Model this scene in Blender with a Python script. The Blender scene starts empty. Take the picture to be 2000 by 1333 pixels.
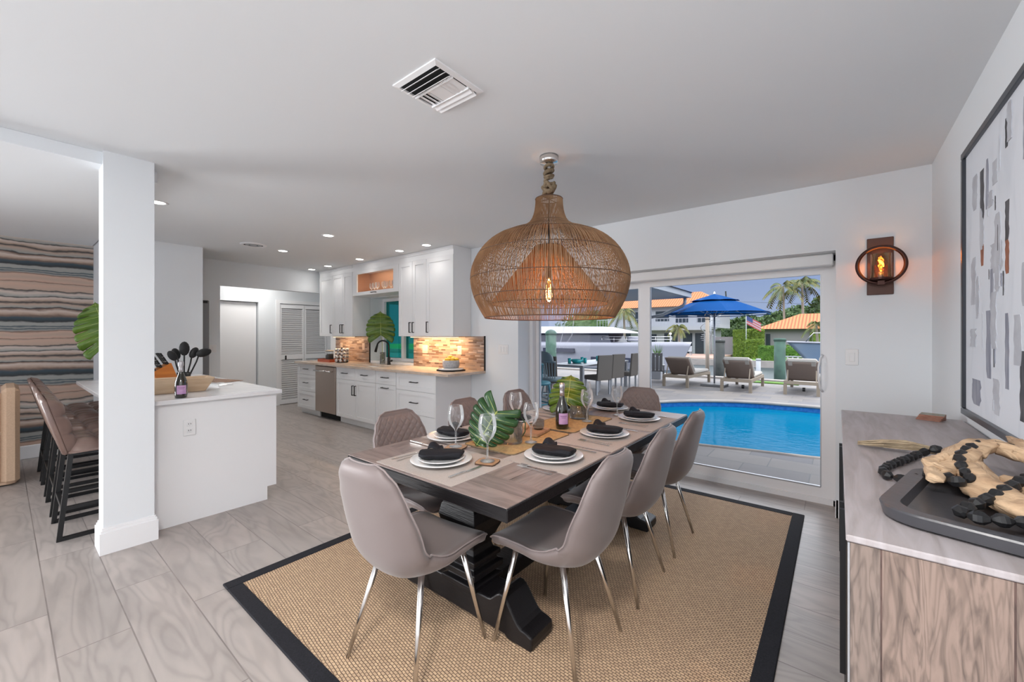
import bpy, math, random
from math import sin, cos, pi, radians, sqrt, atan2
from mathutils import Vector, Matrix
random.seed(7)
C = bpy.context.scene.collection
SC = bpy.context.scene

# ------------------------------------------------------------------ camera
cam_d = bpy.data.cameras.new('camera'); cam = bpy.data.objects.new('camera', cam_d); C.objects.link(cam)
cam.location = (0, 0, 1.38)
cam.rotation_euler = (pi/2, 0, math.atan(637/798.0))
cam_d.sensor_width = 36; cam_d.lens = 798/2000*36; cam_d.shift_y = -10.5/2000
cam_d.clip_start = 0.05; cam_d.clip_end = 400
SC.camera = cam
SC.view_settings.view_transform = 'Standard'; SC.view_settings.look = 'None'
SC.view_settings.exposure = 0.05; SC.view_settings.gamma = 1.0
SC.view_settings.use_curve_mapping = False
try: SC.cycles.transparent_max_bounces = 32
except Exception: pass

# ------------------------------------------------------------------ sky, sun, added fill lights
W = bpy.data.worlds.new('world'); SC.world = W; W.use_nodes = True
wn = W.node_tree.nodes; wl = W.node_tree.links
bgn = wn['Background']
tc = wn.new('ShaderNodeTexCoord'); sx = wn.new('ShaderNodeSeparateXYZ'); wl.new(tc.outputs['Generated'], sx.inputs[0])
rp = wn.new('ShaderNodeValToRGB'); wl.new(sx.outputs['Z'], rp.inputs[0])
rp.color_ramp.elements[0].position = 0.0; rp.color_ramp.elements[0].color = (0.34, 0.40, 0.53, 1)
rp.color_ramp.elements[1].position = 1.0; rp.color_ramp.elements[1].color = (1.5, 1.6, 1.8, 1)
e = rp.color_ramp.elements.new(0.13); e.color = (0.25, 0.33, 0.52, 1)
e = rp.color_ramp.elements.new(0.2); e.color = (0.9, 1.0, 1.2, 1)
e = rp.color_ramp.elements.new(0.32); e.color = (3.3, 3.4, 3.55, 1)
e = rp.color_ramp.elements.new(0.6); e.color = (3.3, 3.4, 3.55, 1)
wl.new(rp.outputs[0], bgn.inputs[0]); bgn.inputs[1].default_value = 1.15
def sun(energy, vec, ang=0.6, col=(1, .96, .88)):
    d = bpy.data.lights.new('sun', 'SUN'); d.energy = energy; d.angle = radians(ang); d.color = col
    o = bpy.data.objects.new('sun', d); C.objects.link(o)
    o.rotation_euler = Vector(vec).to_track_quat('Z', 'Y').to_euler(); return o
sun(2.3, (0.28, 0.12, 1.0))
def area(loc, look, sx_, sy_, energy, col=(1, 1, 1), spread=180, name='area_light'):
    d = bpy.data.lights.new(name, 'AREA'); d.shape = 'RECTANGLE'; d.size = sx_; d.size_y = sy_; d.energy = energy; d.color = col
    d.spread = radians(spread)
    o = bpy.data.objects.new(name, d); C.objects.link(o); o.location = loc
    o.rotation_euler = (Vector(loc)-Vector(look)).to_track_quat('Z', 'Y').to_euler(); return o
# unseen area lights added behind the camera to brighten the room
area((-1.5, -4.2, 1.3), (-1.5, 3, 1.9), 3.7, 2.3, 66, (.97, .985, 1.0), name='fill_light_back')
area((-6.4, -4.2, 1.3), (-5.6, 0, 2.0), 2.4, 2.3, 10, (1.0, .97, .94), name='fill_light_back')

area((-7.0, -2.3, 1.4), (.4, 1.2, 1.3), 2.8, 2.0, 150, (.97, .98, 1.0), 95, name='fill_light_side')  # added side fill, brightens the right wall and painting
for x_, y_, e_ in ((-.30, -.4, 62), (-4.4, -1.3, 5)):
    area((x_, y_, 2.53), (x_, y_, 0), .35, .35, e_, (1, .97, .94), name='fill_light_overhead')  # unseen overhead fill added to lift the table, rug and console tops

# ------------------------------------------------------------------ helpers
class MB:
    def __init__(s): s.v = []; s.f = []
    def add(s, vs, fs, M=None):
        b = len(s.v)
        s.v += [tuple(M @ Vector(p)) for p in vs] if M is not None else [tuple(p) for p in vs]
        s.f += [tuple(b+i for i in f) for f in fs]; return s
    def box(s, x0, x1, y0, y1, z0, z1, M=None, bev=0.0):
        if bev > 0:
            b = min(bev, (x1-x0)/2.01, (y1-y0)/2.01, (z1-z0)/2.01)
            vs = []; idx = {}
            for ix, X in ((0, x0), (1, x1)):
                for iy, Y in ((0, y0), (1, y1)):
                    for iz, Z in ((0, z0), (1, z1)):
                        dx = b if ix == 0 else -b; dy = b if iy == 0 else -b; dz = b if iz == 0 else -b
                        idx[(ix, iy, iz, 'x')] = len(vs); vs.append((X, Y+dy, Z+dz))
                        idx[(ix, iy, iz, 'y')] = len(vs); vs.append((X+dx, Y, Z+dz))
                        idx[(ix, iy, iz, 'z')] = len(vs); vs.append((X+dx, Y+dy, Z))
            g = lambda *k: idx[k]
            fs = []
            for i in (0, 1):
                q = [g(i, 0, 0, 'x'), g(i, 1, 0, 'x'), g(i, 1, 1, 'x'), g(i, 0, 1, 'x')]; fs.append(q if i else q[::-1])
                q = [g(0, i, 0, 'y'), g(1, i, 0, 'y'), g(1, i, 1, 'y'), g(0, i, 1, 'y')]; fs.append(q[::-1] if i else q)
                q = [g(0, 0, i, 'z'), g(1, 0, i, 'z'), g(1, 1, i, 'z'), g(0, 1, i, 'z')]; fs.append(q if i else q[::-1])
            for a in (0, 1):
                for c in (0, 1):
                    fs.append([g(0, a, c, 'y'), g(1, a, c, 'y'), g(1, a, c, 'z'), g(0, a, c, 'z')])
                    fs.append([g(a, 0, c, 'x'), g(a, 1, c, 'x'), g(a, 1, c, 'z'), g(a, 0, c, 'z')])
                    fs.append([g(a, c, 0, 'x'), g(a, c, 1, 'x'), g(a, c, 1, 'y'), g(a, c, 0, 'y')])
                    for d in (0, 1): fs.append([g(a, c, d, 'x'), g(a, c, d, 'y'), g(a, c, d, 'z')])
            return s.add(vs, fs, M)
        vs = [(x, y, z) for x in (x0, x1) for y in (y0, y1) for z in (z0, z1)]
        fs = [(0, 1, 3, 2), (4, 6, 7, 5), (0, 4, 5, 1), (2, 3, 7, 6), (0, 2, 6, 4), (1, 5, 7, 3)]
        return s.add(vs, fs, M)
    def lathe(s, prof, n=24, c=(0, 0, 0), M=None, rot=0.0, sx=1, sy=1, cap=True):
        vs = []; fs = []
        for (r, z) in prof:
            for i in range(n):
                a = 2*pi*i/n+rot; vs.append((c[0]+r*cos(a)*sx, c[1]+r*sin(a)*sy, c[2]+z))
        m = len(prof)
        for j in range(m-1):
            for i in range(n):
                k = (i+1) % n; fs.append((j*n+i, j*n+k, (j+1)*n+k, (j+1)*n+i))
        if cap:
            if prof[0][0] > 1e-5: fs.append(tuple(range(n))[::-1])
            if prof[-1][0] > 1e-5: fs.append(tuple((m-1)*n+i for i in range(n)))
        return s.add(vs, fs, M)
    def tube(s, pts, r, n=8, closed=False, cap=True, M=None, flat=1.0):
        pts = [Vector(p) for p in pts]; m = len(pts)
        rr = r if isinstance(r, (list, tuple)) else [r]*m
        vs = []; fs = []
        t0 = (pts[1]-pts[0]).normalized()
        up = Vector((0, 0, 1)) if abs(t0.z) < .9 else Vector((1, 0, 0))
        nrm = t0.cross(up).normalized()
        for i, p in enumerate(pts):
            if closed: t = (pts[(i+1) % m]-pts[i-1]).normalized()
            else: t = (pts[min(i+1, m-1)]-pts[max(i-1, 0)]).normalized()
            nrm = (nrm-t*nrm.dot(t))
            if nrm.length < 1e-6: nrm = t.orthogonal()
            nrm.normalize(); b = t.cross(nrm)
            for k in range(n):
                a = 2*pi*k/n; vs.append(p+(nrm*cos(a)+b*sin(a)*flat)*rr[i])
        for i in range(m if closed else m-1):
            j = (i+1) % m
            for k in range(n):
                l = (k+1) % n; fs.append((i*n+k, i*n+l, j*n+l, j*n+k))
        if cap and not closed: fs.append(tuple(range(n))[::-1]); fs.append(tuple((m-1)*n+k for k in range(n)))
        return s.add(vs, fs, M)
    def bar(s, a, b, w, h=None, M=None):       # rectangular bar from a to b
        h = h or w; a = Vector(a); b = Vector(b); t = (b-a).normalized()
        up = Vector((0, 0, 1)) if abs(t.z) < .95 else Vector((0, 1, 0))
        x = t.cross(up).normalized(); y = x.cross(t)
        vs = [p+x*(sx_*w/2)+y*(sy_*h/2) for p in (a, b) for sx_, sy_ in ((-1, -1), (1, -1), (1, 1), (-1, 1))]
        return s.add(vs, [(0, 1, 2, 3), (7, 6, 5, 4), (0, 4, 5, 1), (1, 5, 6, 2), (2, 6, 7, 3), (3, 7, 4, 0)], M)
    def prism(s, poly, z0, z1, M=None):
        n = len(poly); vs = [(x, y, z0) for x, y in poly]+[(x, y, z1) for x, y in poly]
        fs = [tuple(range(n))[::-1], tuple(range(n, 2*n))]+[(i, (i+1) % n, n+(i+1) % n, n+i) for i in range(n)]
        return s.add(vs, fs, M)
    def grid(s, fn, nu, nv, M=None, wrapu=False):
        vs = [fn(i/(nu if wrapu else nu-1), j/(nv-1)) for j in range(nv) for i in range(nu)]
        fs = []
        for j in range(nv-1):
            for i in range(nu if wrapu else nu-1):
                k = (i+1) % nu; fs.append((j*nu+i, j*nu+k, (j+1)*nu+k, (j+1)*nu+i))
        return s.add(vs, fs, M)
    def ball(s, c, r, n=12, m=8, sz=(1, 1, 1), M=None, fn=None):
        def f(u, v):
            a = 2*pi*u; b = pi*(v-.5); k = r*(fn(a, b) if fn else 1)
            return (c[0]+k*cos(b)*cos(a)*sz[0], c[1]+k*cos(b)*sin(a)*sz[1], c[2]+k*sin(b)*sz[2])
        return s.grid(f, n, m, M, wrapu=True)
    def build(s, name, mat_, parent=None, smooth=False, loc=None, rot=None, mods=()):
        me = bpy.data.meshes.new(name); me.from_pydata(s.v, [], s.f); me.validate(); me.update()
        me.materials.append(mat_)
        import bmesh
        bm = bmesh.new(); bm.from_mesh(me); bmesh.ops.remove_doubles(bm, verts=bm.verts, dist=1e-6)
        bmesh.ops.recalc_face_normals(bm, faces=bm.faces); bm.to_mesh(me); bm.free()
        if smooth:
            for p in me.polygons: p.use_smooth = True
        o = bpy.data.objects.new(name, me); C.objects.link(o)
        if parent is not None: o.parent = parent
        if loc: o.location = loc
        if rot: o.rotation_euler = rot
        if smooth == 'auto':
            try: me.set_sharp_from_angle(angle=radians(35))
            except Exception: pass
        return o

def tag(o, label, cat, group=None, kind=None):
    o['label'] = label; o['category'] = cat
    if group: o['group'] = group
    if kind: o['kind'] = kind
    return o
def frame(y, z):
    y = Vector(y).normalized(); z = Vector(z); z = (z-y*z.dot(y)).normalized(); x = y.cross(z)
    return Matrix((x, y, z)).transposed().to_euler()
def thing(name, label, cat, loc=(0, 0, 0), rz=0, group=None):
    o = bpy.data.objects.new(name, None); C.objects.link(o); o.location = loc; o.rotation_euler = (0, 0, rz)
    o.empty_display_size = .1
    return tag(o, label, cat, group)
def copy_tree(o, parent=None):
    kids = [k for k in bpy.data.objects if k.parent == o]
    c = o.copy(); C.objects.link(c)
    if parent is not None: c.parent = parent
    for k in kids: copy_tree(k, c)
    return c
def dup(o, label, loc=None, rz=None, scale=None):
    c = copy_tree(o); c['label'] = label
    if loc is not None: c.location = loc
    if rz is not None: c.rotation_euler = (0, 0, rz)
    if scale is not None: c.scale = scale
    return c
def struct(name, mb, m, parent=None, smooth=False):
    o = mb.build(name, m, parent, smooth)
    if parent is None: o['kind'] = 'structure'
    return o

# ------------------------------------------------------------------ materials
def mat(name, col, rough=.5, metal=0.0, **k):
    m = bpy.data.materials.new(name); m.use_nodes = True; n = m.node_tree.nodes; l = m.node_tree.links
    b = n['Principled BSDF']; b.inputs['Base Color'].default_value = (*col, 1); b.inputs['Roughness'].default_value = rough
    b.inputs['Metallic'].default_value = metal
    if 'spec' in k: b.inputs['Specular IOR Level'].default_value = k['spec']
    if 'sheen' in k: b.inputs['Sheen Weight'].default_value = k['sheen']; b.inputs['Sheen Roughness'].default_value = .4
    if 'coat' in k: b.inputs['Coat Weight'].default_value = k['coat']; b.inputs['Coat Roughness'].default_value = .15
    sc = k.get('scale', 8.0)
    col2 = k.get('col2')
    if col2 is not None or 'bump' in k:
        t = n.new('ShaderNodeTexCoord'); mp = n.new('ShaderNodeMapping'); l.new(t.outputs['Object'], mp.inputs[0])
        mp.inputs['Scale'].default_value = k.get('stretch', (1, 1, 1))
        nz = n.new('ShaderNodeTexNoise'); nz.inputs['Scale'].default_value = sc; nz.inputs['Detail'].default_value = k.get('detail', 6)
        nz.inputs['Distortion'].default_value = k.get('dist', 0)
        l.new(mp.outputs[0], nz.inputs['Vector'])
        if col2 is not None:
            r = n.new('ShaderNodeValToRGB'); l.new(nz.outputs['Fac'], r.inputs[0])
            r.color_ramp.elements[0].position = k.get('lo', .35); r.color_ramp.elements[1].position = k.get('hi', .65)
            r.color_ramp.elements[0].color = (*col, 1); r.color_ramp.elements[1].color = (*col2, 1)
            l.new(r.outputs[0], b.inputs['Base Color'])
        if 'bump' in k:
            bp = n.new('ShaderNodeBump'); bp.inputs['Strength'].default_value = k['bump']; bp.inputs['Distance'].default_value = k.get('bdist', .01)
            l.new(nz.outputs['Fac'], bp.inputs['Height']); l.new(bp.outputs[0], b.inputs['Normal'])
    return m
def emis(name, col, strength):
    m = bpy.data.materials.new(name); m.use_nodes = True; b = m.node_tree.nodes['Principled BSDF']
    b.inputs['Base Color'].default_value = (*col, 1); b.inputs['Emission Color'].default_value = (*col, 1); b.inputs['Emission Strength'].default_value = strength
    return m
def thin_glass(name, tint=(1, 1, 1), f=1.0, rough=0.0, minr=0.0, pale=0.0):
    m = bpy.data.materials.new(name); m.use_nodes = True; n = m.node_tree.nodes; l = m.node_tree.links
    n.remove(n['Principled BSDF'])
    tr = n.new('ShaderNodeBsdfTransparent'); tr.inputs[0].default_value = (*tint, 1)
    gl = n.new('ShaderNodeBsdfGlossy'); gl.inputs['Roughness'].default_value = rough
    fr = n.new('ShaderNodeLayerWeight'); fr.inputs[0].default_value = .35
    ml = n.new('ShaderNodeMath'); ml.operation = 'MULTIPLY_ADD'; ml.inputs[1].default_value = f; ml.inputs[2].default_value = minr
    l.new(fr.outputs['Fresnel'], ml.inputs[0])
    src = gl
    if pale > 0:  # white diffuse paints pale reflections onto the glass edges
        df_ = n.new('ShaderNodeBsdfDiffuse'); df_.inputs[0].default_value = (.85, .87, .88, 1); mp_ = n.new('ShaderNodeMixShader'); mp_.inputs[0].default_value = pale
        l.new(gl.outputs[0], mp_.inputs[1]); l.new(df_.outputs[0], mp_.inputs[2]); src = mp_
    mx = n.new('ShaderNodeMixShader'); l.new(ml.outputs[0], mx.inputs[0]); l.new(tr.outputs[0], mx.inputs[1]); l.new(src.outputs[0], mx.inputs[2])
    l.new(mx.outputs[0], n['Material Output'].inputs[0]); return m
def node_mat(name):
    m = bpy.data.materials.new(name); m.use_nodes = True; return m, m.node_tree.nodes, m.node_tree.links, m.node_tree.nodes['Principled BSDF']
def ramp(n, stops, interp='LINEAR'):
    r = n.new('ShaderNodeValToRGB'); cr = r.color_ramp; cr.interpolation = interp
    cr.elements[0].position = stops[0][0]; cr.elements[0].color = (*stops[0][1], 1)
    cr.elements[1].position = stops[-1][0]; cr.elements[1].color = (*stops[-1][1], 1)
    for p, c in stops[1:-1]:
        e_ = cr.elements.new(p); e_.color = (*c, 1)
    return r
def planks(name, c1, c2, mortar, bw, rh, ms, scale_noise, rough=.35, off=(0, 0, 0), streak=(1.2, 9, 1), rot=0, dark=.72, cdark=None, bump=.15, amt=1.0, axes='XYZ', rings=0.0, ringk=70):
    m, n, l, b = node_mat(name)
    t = n.new('ShaderNodeTexCoord'); mp = n.new('ShaderNodeMapping')
    se = n.new('ShaderNodeSeparateXYZ'); co = n.new('ShaderNodeCombineXYZ'); l.new(t.outputs['Object'], se.inputs[0])
    for i_, a_ in enumerate(axes): l.new(se.outputs[a_], co.inputs[i_])
    l.new(co.outputs[0], mp.inputs[0])
    mp.inputs['Location'].default_value = off; mp.inputs['Rotation'].default_value = (0, 0, rot)
    br = n.new('ShaderNodeTexBrick'); l.new(mp.outputs[0], br.inputs[0]); br.offset = .37; br.offset_frequency = 2
    br.inputs['Color1'].default_value = (*c1, 1); br.inputs['Color2'].default_value = (*c2, 1); br.inputs['Mortar'].default_value = (*mortar, 1)
    br.inputs['Scale'].default_value = 1; br.inputs['Brick Width'].default_value = bw; br.inputs['Row Height'].default_value = rh
    br.inputs['Mortar Size'].default_value = ms; br.inputs['Mortar Smooth'].default_value = .1; br.inputs['Bias'].default_value = 0
    mp2 = n.new('ShaderNodeMapping'); l.new(mp.outputs[0], mp2.inputs[0]); mp2.inputs['Scale'].default_value = streak
    # a per-board shift so that grain does not run through joints
    ad = n.new('ShaderNodeVectorMath'); ad.operation = 'MULTIPLY_ADD'; l.new(br.outputs['Color'], ad.inputs[0]); ad.inputs[1].default_value = (9, 9, 9); l.new(mp2.outputs[0], ad.inputs[2])
    nz = n.new('ShaderNodeTexNoise'); nz.inputs['Scale'].default_value = scale_noise; nz.inputs['Detail'].default_value = 7; nz.inputs['Distortion'].default_value = 1.6
    l.new(ad.outputs[0], nz.inputs['Vector'])
    r = ramp(n, [(.30, (dark,)*3 if cdark is None else cdark), (.55, (1, 1, 1)), (.75, (1.06, 1.05, 1.04))]); l.new(nz.outputs['Fac'], r.inputs[0])
    mx = n.new('ShaderNodeMix'); mx.data_type = 'RGBA'; mx.blend_type = 'MULTIPLY'; mx.inputs[0].default_value = amt
    l.new(br.outputs['Color'], mx.inputs[6]); l.new(r.outputs[0], mx.inputs[7])
    if rings > 0:      # growth-ring lines follow the contours of a slow noise
        nz2 = n.new('ShaderNodeTexNoise'); nz2.inputs['Scale'].default_value = scale_noise*.55; nz2.inputs['Detail'].default_value = 2.5; nz2.inputs['Distortion'].default_value = .5; l.new(ad.outputs[0], nz2.inputs['Vector'])
        k1 = n.new('ShaderNodeMath'); k1.operation = 'MULTIPLY'; k1.inputs[1].default_value = ringk; l.new(nz2.outputs['Fac'], k1.inputs[0])
        k2 = n.new('ShaderNodeMath'); k2.operation = 'SINE'; l.new(k1.outputs[0], k2.inputs[0])
        r2 = ramp(n, [(.0, (1-rings,)*3), (.35, (1-rings*.25,)*3), (1, (1.02, 1.02, 1.02))]); k3 = n.new('ShaderNodeMath'); k3.operation = 'MULTIPLY_ADD'; k3.inputs[1].default_value = .5; k3.inputs[2].default_value = .5
        l.new(k2.outputs[0], k3.inputs[0]); l.new(k3.outputs[0], r2.inputs[0])
        mx2 = n.new('ShaderNodeMix'); mx2.data_type = 'RGBA'; mx2.blend_type = 'MULTIPLY'; mx2.inputs[0].default_value = 1
        l.new(mx.outputs[2], mx2.inputs[6]); l.new(r2.outputs[0], mx2.inputs[7]); l.new(mx2.outputs[2], b.inputs['Base Color'])
    else: l.new(mx.outputs[2], b.inputs['Base Color'])
    b.inputs['Roughness'].default_value = rough
    bp = n.new('ShaderNodeBump'); bp.inputs['Strength'].default_value = bump; bp.inputs['Distance'].default_value = .004
    inv = n.new('ShaderNodeMath'); inv.operation = 'SUBTRACT'; inv.inputs[0].default_value = 1; l.new(br.outputs['Fac'], inv.inputs[1]); l.new(inv.outputs[0], bp.inputs['Height']); l.new(bp.outputs[0], b.inputs['Normal'])
    return m

M = {}
M['wall'] = mat('wall_paint', (.77, .80, .825), .6, bump=.04, scale=60, bdist=.002)
M['ceil'] = mat('ceiling_paint', (.785, .815, .84), .8, bump=.03, scale=40, bdist=.002)
M['trim'] = mat('white_gloss_trim', (.84, .84, .85), .35)
M['cab'] = mat('white_cabinet_paint', (.82, .825, .835), .35)
M['cabin'] = mat('warm_cabinet_inside', (.55, .33, .22), .5)
M['black'] = mat('black_metal', (.010, .010, .011), .45, .3)
M['chrome'] = mat('brushed_chrome', (.72, .70, .68), .18, 1.0)
M['silver'] = mat('polished_cutlery', (.75, .74, .72), .2, 1.0)
M['quartz'] = mat('white_quartz', (.80, .80, .81), .18, col2=(.72, .72, .74), scale=5, lo=.45, hi=.75)
M['granite'] = mat('beige_stone_counter', (.62, .52, .44), .22, col2=(.50, .40, .32), scale=9)
M['floor'] = planks('wood_look_tile', (.43, .38, .352), (.38, .338, .312), (.25, .215, .20), 1.2, .2388, .0028, 1.5, rough=.36, off=(.21, .09, 0), streak=(1.0, 4.5, 1), dark=.84, bump=.3, rings=.13, ringk=85)
M['velvet'] = mat('mauve_taupe_velvet', (.205, .165, .158), .5, sheen=.3, bump=.06, scale=150, bdist=.001)
M['velvet2'] = mat('taupe_velvet_piping', (.27, .22, .215), .6, sheen=.4)
M['leather'] = mat('brown_leather', (.20, .125, .10), .38, col2=(.14, .085, .07), scale=6, coat=.1)
M['ebony'] = mat('ebony_stained_wood', (.008, .007, .008), .4, spec=.35, bump=.35, scale=6, stretch=(2, 30, 30), bdist=.004)
M['napkin'] = mat('charcoal_cloth', (.010, .010, .014), .7, spec=.3, bump=.1, scale=90, bdist=.002)
M['plate'] = mat('white_glazed_china', (.80, .80, .80), .15, coat=.5)
M['matcloth'] = mat('taupe_placemat_cloth', (.50, .445, .41), .85, bump=.3, scale=220, bdist=.001, col2=(.44, .39, .355))
M['glass'] = thin_glass('clear_wineglass', (.975, .985, .99), .85, 0, .05, .45)
M['vaseglass'] = thin_glass('clear_vase_glass', (.96, .975, .98), .8, 0, .03, .10)
M['pane'] = thin_glass('window_pane', (.97, .98, 1.0), .05, 0, .0)
M['teal_pane'] = thin_glass('teal_tinted_pane', (.14, .62, .58), .45, 0, .02)
M['leaf'] = mat('monstera_green', (.014, .055, .016), .35, col2=(.028, .088, .024), scale=5, coat=.2)
M['leaf2'] = mat('monstera_lime_green', (.055, .12, .01), .38, col2=(.10, .18, .015), scale=5)
M['vein'] = mat('pale_leaf_rib', (.38, .46, .14), .5)
M['bottle'] = mat('dark_green_bottle_glass', (.012, .011, .004), .08, coat=1.0)
M['foil'] = mat('silver_foil', (.62, .60, .62), .3, .9, bump=.8, scale=120, bdist=.004)
M['label'] = mat('lilac_paper_label', (.46, .25, .50), .6, col2=(.60, .38, .58), scale=10)
M['cord'] = mat('jute_rope', (.23, .17, .105), .85, bump=1.0, scale=60, bdist=.006, col2=(.15, .105, .06))
M['rattan'] = mat('natural_rattan', (.33, .19, .098), .6, col2=(.22, .12, .06), scale=14)
M['rattan_in'] = mat('lamplit_rattan', (.44, .20, .075), .6, col2=(.32, .13, .045), scale=14)  # orange lamplight painted into the inner cone's rattan colour
M['rattan_dark'] = mat('dark_rattan_hoop', (.09, .045, .025), .6)
M['wood'] = mat('warm_wood', (.55, .33, .19), .5, col2=(.42, .24, .13), scale=4, stretch=(1, 8, 8))
M['drift'] = mat('driftwood', (.62, .44, .28), .7, col2=(.42, .27, .16), scale=5, stretch=(1, 1, 4), dist=2, bump=1.0, bdist=.02)
M['bead'] = mat('matte_black_wood_bead', (.010, .010, .011), .42, spec=.4)
M['tray'] = mat('matte_black_tray', (.055, .055, .062), .32, bump=.05, scale=50)
M['steel'] = mat('stainless_steel', (.50, .42, .37), .32, .9, bump=.03, scale=4, stretch=(1, 1, 60))
M['grey'] = mat('grey_appliance_side', (.14, .14, .145), .45)
M['bronze'] = mat('oiled_bronze', (.07, .025, .018), .4, .5)
M['bronze_plate'] = mat('dark_bronze_plate', (.09, .04, .028), .45, .3)
M['slip'] = mat('beige_linen_slipcover', (.60, .42, .29), .85, bump=.2, scale=80, bdist=.002, col2=(.55, .38, .26))
M['white'] = mat('white_plastic', (.80, .80, .80), .4)
M['dark'] = mat('dark_void', (.012, .012, .013), .8)
M['lemon'] = mat('yellow_lemon_skin', (.85, .48, .02), .45, bump=.3, scale=80, bdist=.002)
M['stoneware'] = mat('speckled_grey_stoneware', (.50, .50, .50), .7, col2=(.38, .38, .39), scale=50)
M['bluefab'] = mat('blue_umbrella_canvas', (.0, .045, .17), .9, spec=.1)
M['loungefab'] = mat('brown_sling_fabric', (.19, .14, .112), .8)
M['cushion'] = mat('cream_outdoor_cushion', (.36, .335, .30), .8)
M['teak'] = mat('weathered_teak', (.24, .195, .145), .7)
M['wicker'] = mat('grey_wicker', (.11, .095, .08), .7, bump=.4, scale=120)
M['tealp'] = mat('teal_bar_chair_plastic', (.06, .22, .27), .45)
M['alu'] = mat('grey_aluminium', (.42, .43, .45), .4, .6)
M['boat'] = mat('white_gelcoat', (.34, .34, .39), .3)
M['boatdark'] = mat('smoked_boat_glass', (.03, .035, .06), .2)
M['piling'] = mat('green_painted_piling', (.05, .11, .08), .8, col2=(.025, .055, .045), scale=4)
M['conc'] = mat('pale_concrete', (.34, .31, .28), .8, col2=(.28, .25, .23), scale=3)
M['stucco'] = mat('white_stucco', (.35, .365, .39), .85)
M['stucco2'] = mat('grey_cream_stucco', (.24, .225, .235), .85)
M['grass'] = mat('bright_lawn', (.06, .15, .012), .9, col2=(.10, .21, .02), scale=3)
M['hedge'] = mat('clipped_hedge_leaf', (.08, .15, .01), .7, col2=(.20, .28, .02), scale=6)
M['foliage'] = mat('dark_tree_leaf', (.03, .07, .02), .7, col2=(.08, .14, .03), scale=3)
M['palm'] = mat('palm_frond', (.035, .075, .012), .6, col2=(.16, .14, .025), scale=2)
M['trunk'] = mat('grey_palm_trunk', (.25, .21, .17), .8)
M['window'] = mat('dark_house_window', (.03, .04, .05), .15)

def tile_roof():
    m, n, l, b = node_mat('orange_barrel_tile')
    t = n.new('ShaderNodeTexCoord'); w_ = n.new('ShaderNodeTexWave'); w_.inputs['Scale'].default_value = 1.1; w_.inputs['Distortion'].default_value = .3
    l.new(t.outputs['Object'], w_.inputs[0]); r = ramp(n, [(0, (.24, .065, .02)), (1, (.47, .19, .065))]); l.new(w_.outputs['Fac'], r.inputs[0]); l.new(r.outputs[0], b.inputs['Base Color'])
    b.inputs['Roughness'].default_value = .8; return m
M['tileroof'] = tile_roof()

def wallpaper():
    m, n, l, b = node_mat('agate_stripe_wallpaper')
    t = n.new('ShaderNodeTexCoord'); sp = n.new('ShaderNodeSeparateXYZ'); l.new(t.outputs['Object'], sp.inputs[0])
    mp = n.new('ShaderNodeMapping'); l.new(t.outputs['Object'], mp.inputs[0]); mp.inputs['Scale'].default_value = (1, 1, 2.2)
    nz = n.new('ShaderNodeTexNoise'); nz.inputs['Scale'].default_value = 1.1; nz.inputs['Detail'].default_value = 5; nz.inputs['Roughness'].default_value = .62; l.new(mp.outputs[0], nz.inputs['Vector'])
    a = n.new('ShaderNodeMath'); a.operation = 'MULTIPLY_ADD'; a.inputs[1].default_value = .16; l.new(nz.outputs['Fac'], a.inputs[0]); l.new(sp.outputs['Z'], a.inputs[2])
    d = n.new('ShaderNodeMath'); d.operation = 'DIVIDE'; d.inputs[1].default_value = .62; l.new(a.outputs[0], d.inputs[0])
    fr = n.new('ShaderNodeMath'); fr.operation = 'FRACT'; l.new(d.outputs[0], fr.inputs[0])
    ta = (.47, .35, .28); pk = (.55, .37, .29); lt = (.60, .50, .44); gr = (.33, .33, .31); dk = (.03, .032, .035); bl = (.045, .075, .095); br = (.20, .13, .10)
    st = [(0, ta), (.045, lt), (.06, dk), (.075, gr), (.13, lt), (.165, dk), (.18, ta), (.25, pk), (.285, ta), (.30, br), (.315, pk), (.37, ta), (.43, pk), (.455, br), (.475, gr), (.50, bl), (.515, gr),
          (.545, bl), (.56, gr), (.61, gr), (.635, dk), (.70, bl), (.735, br), (.77, ta), (.81, lt), (.845, br), (.86, dk), (.875, gr), (.93, ta), (.965, dk), (1, ta)]
    r = ramp(n, st[:31]); l.new(fr.outputs[0], r.inputs[0]); l.new(r.outputs[0], b.inputs['Base Color']); b.inputs['Roughness'].default_value = .7
    return m
M['wallpaper'] = wallpaper()

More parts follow.
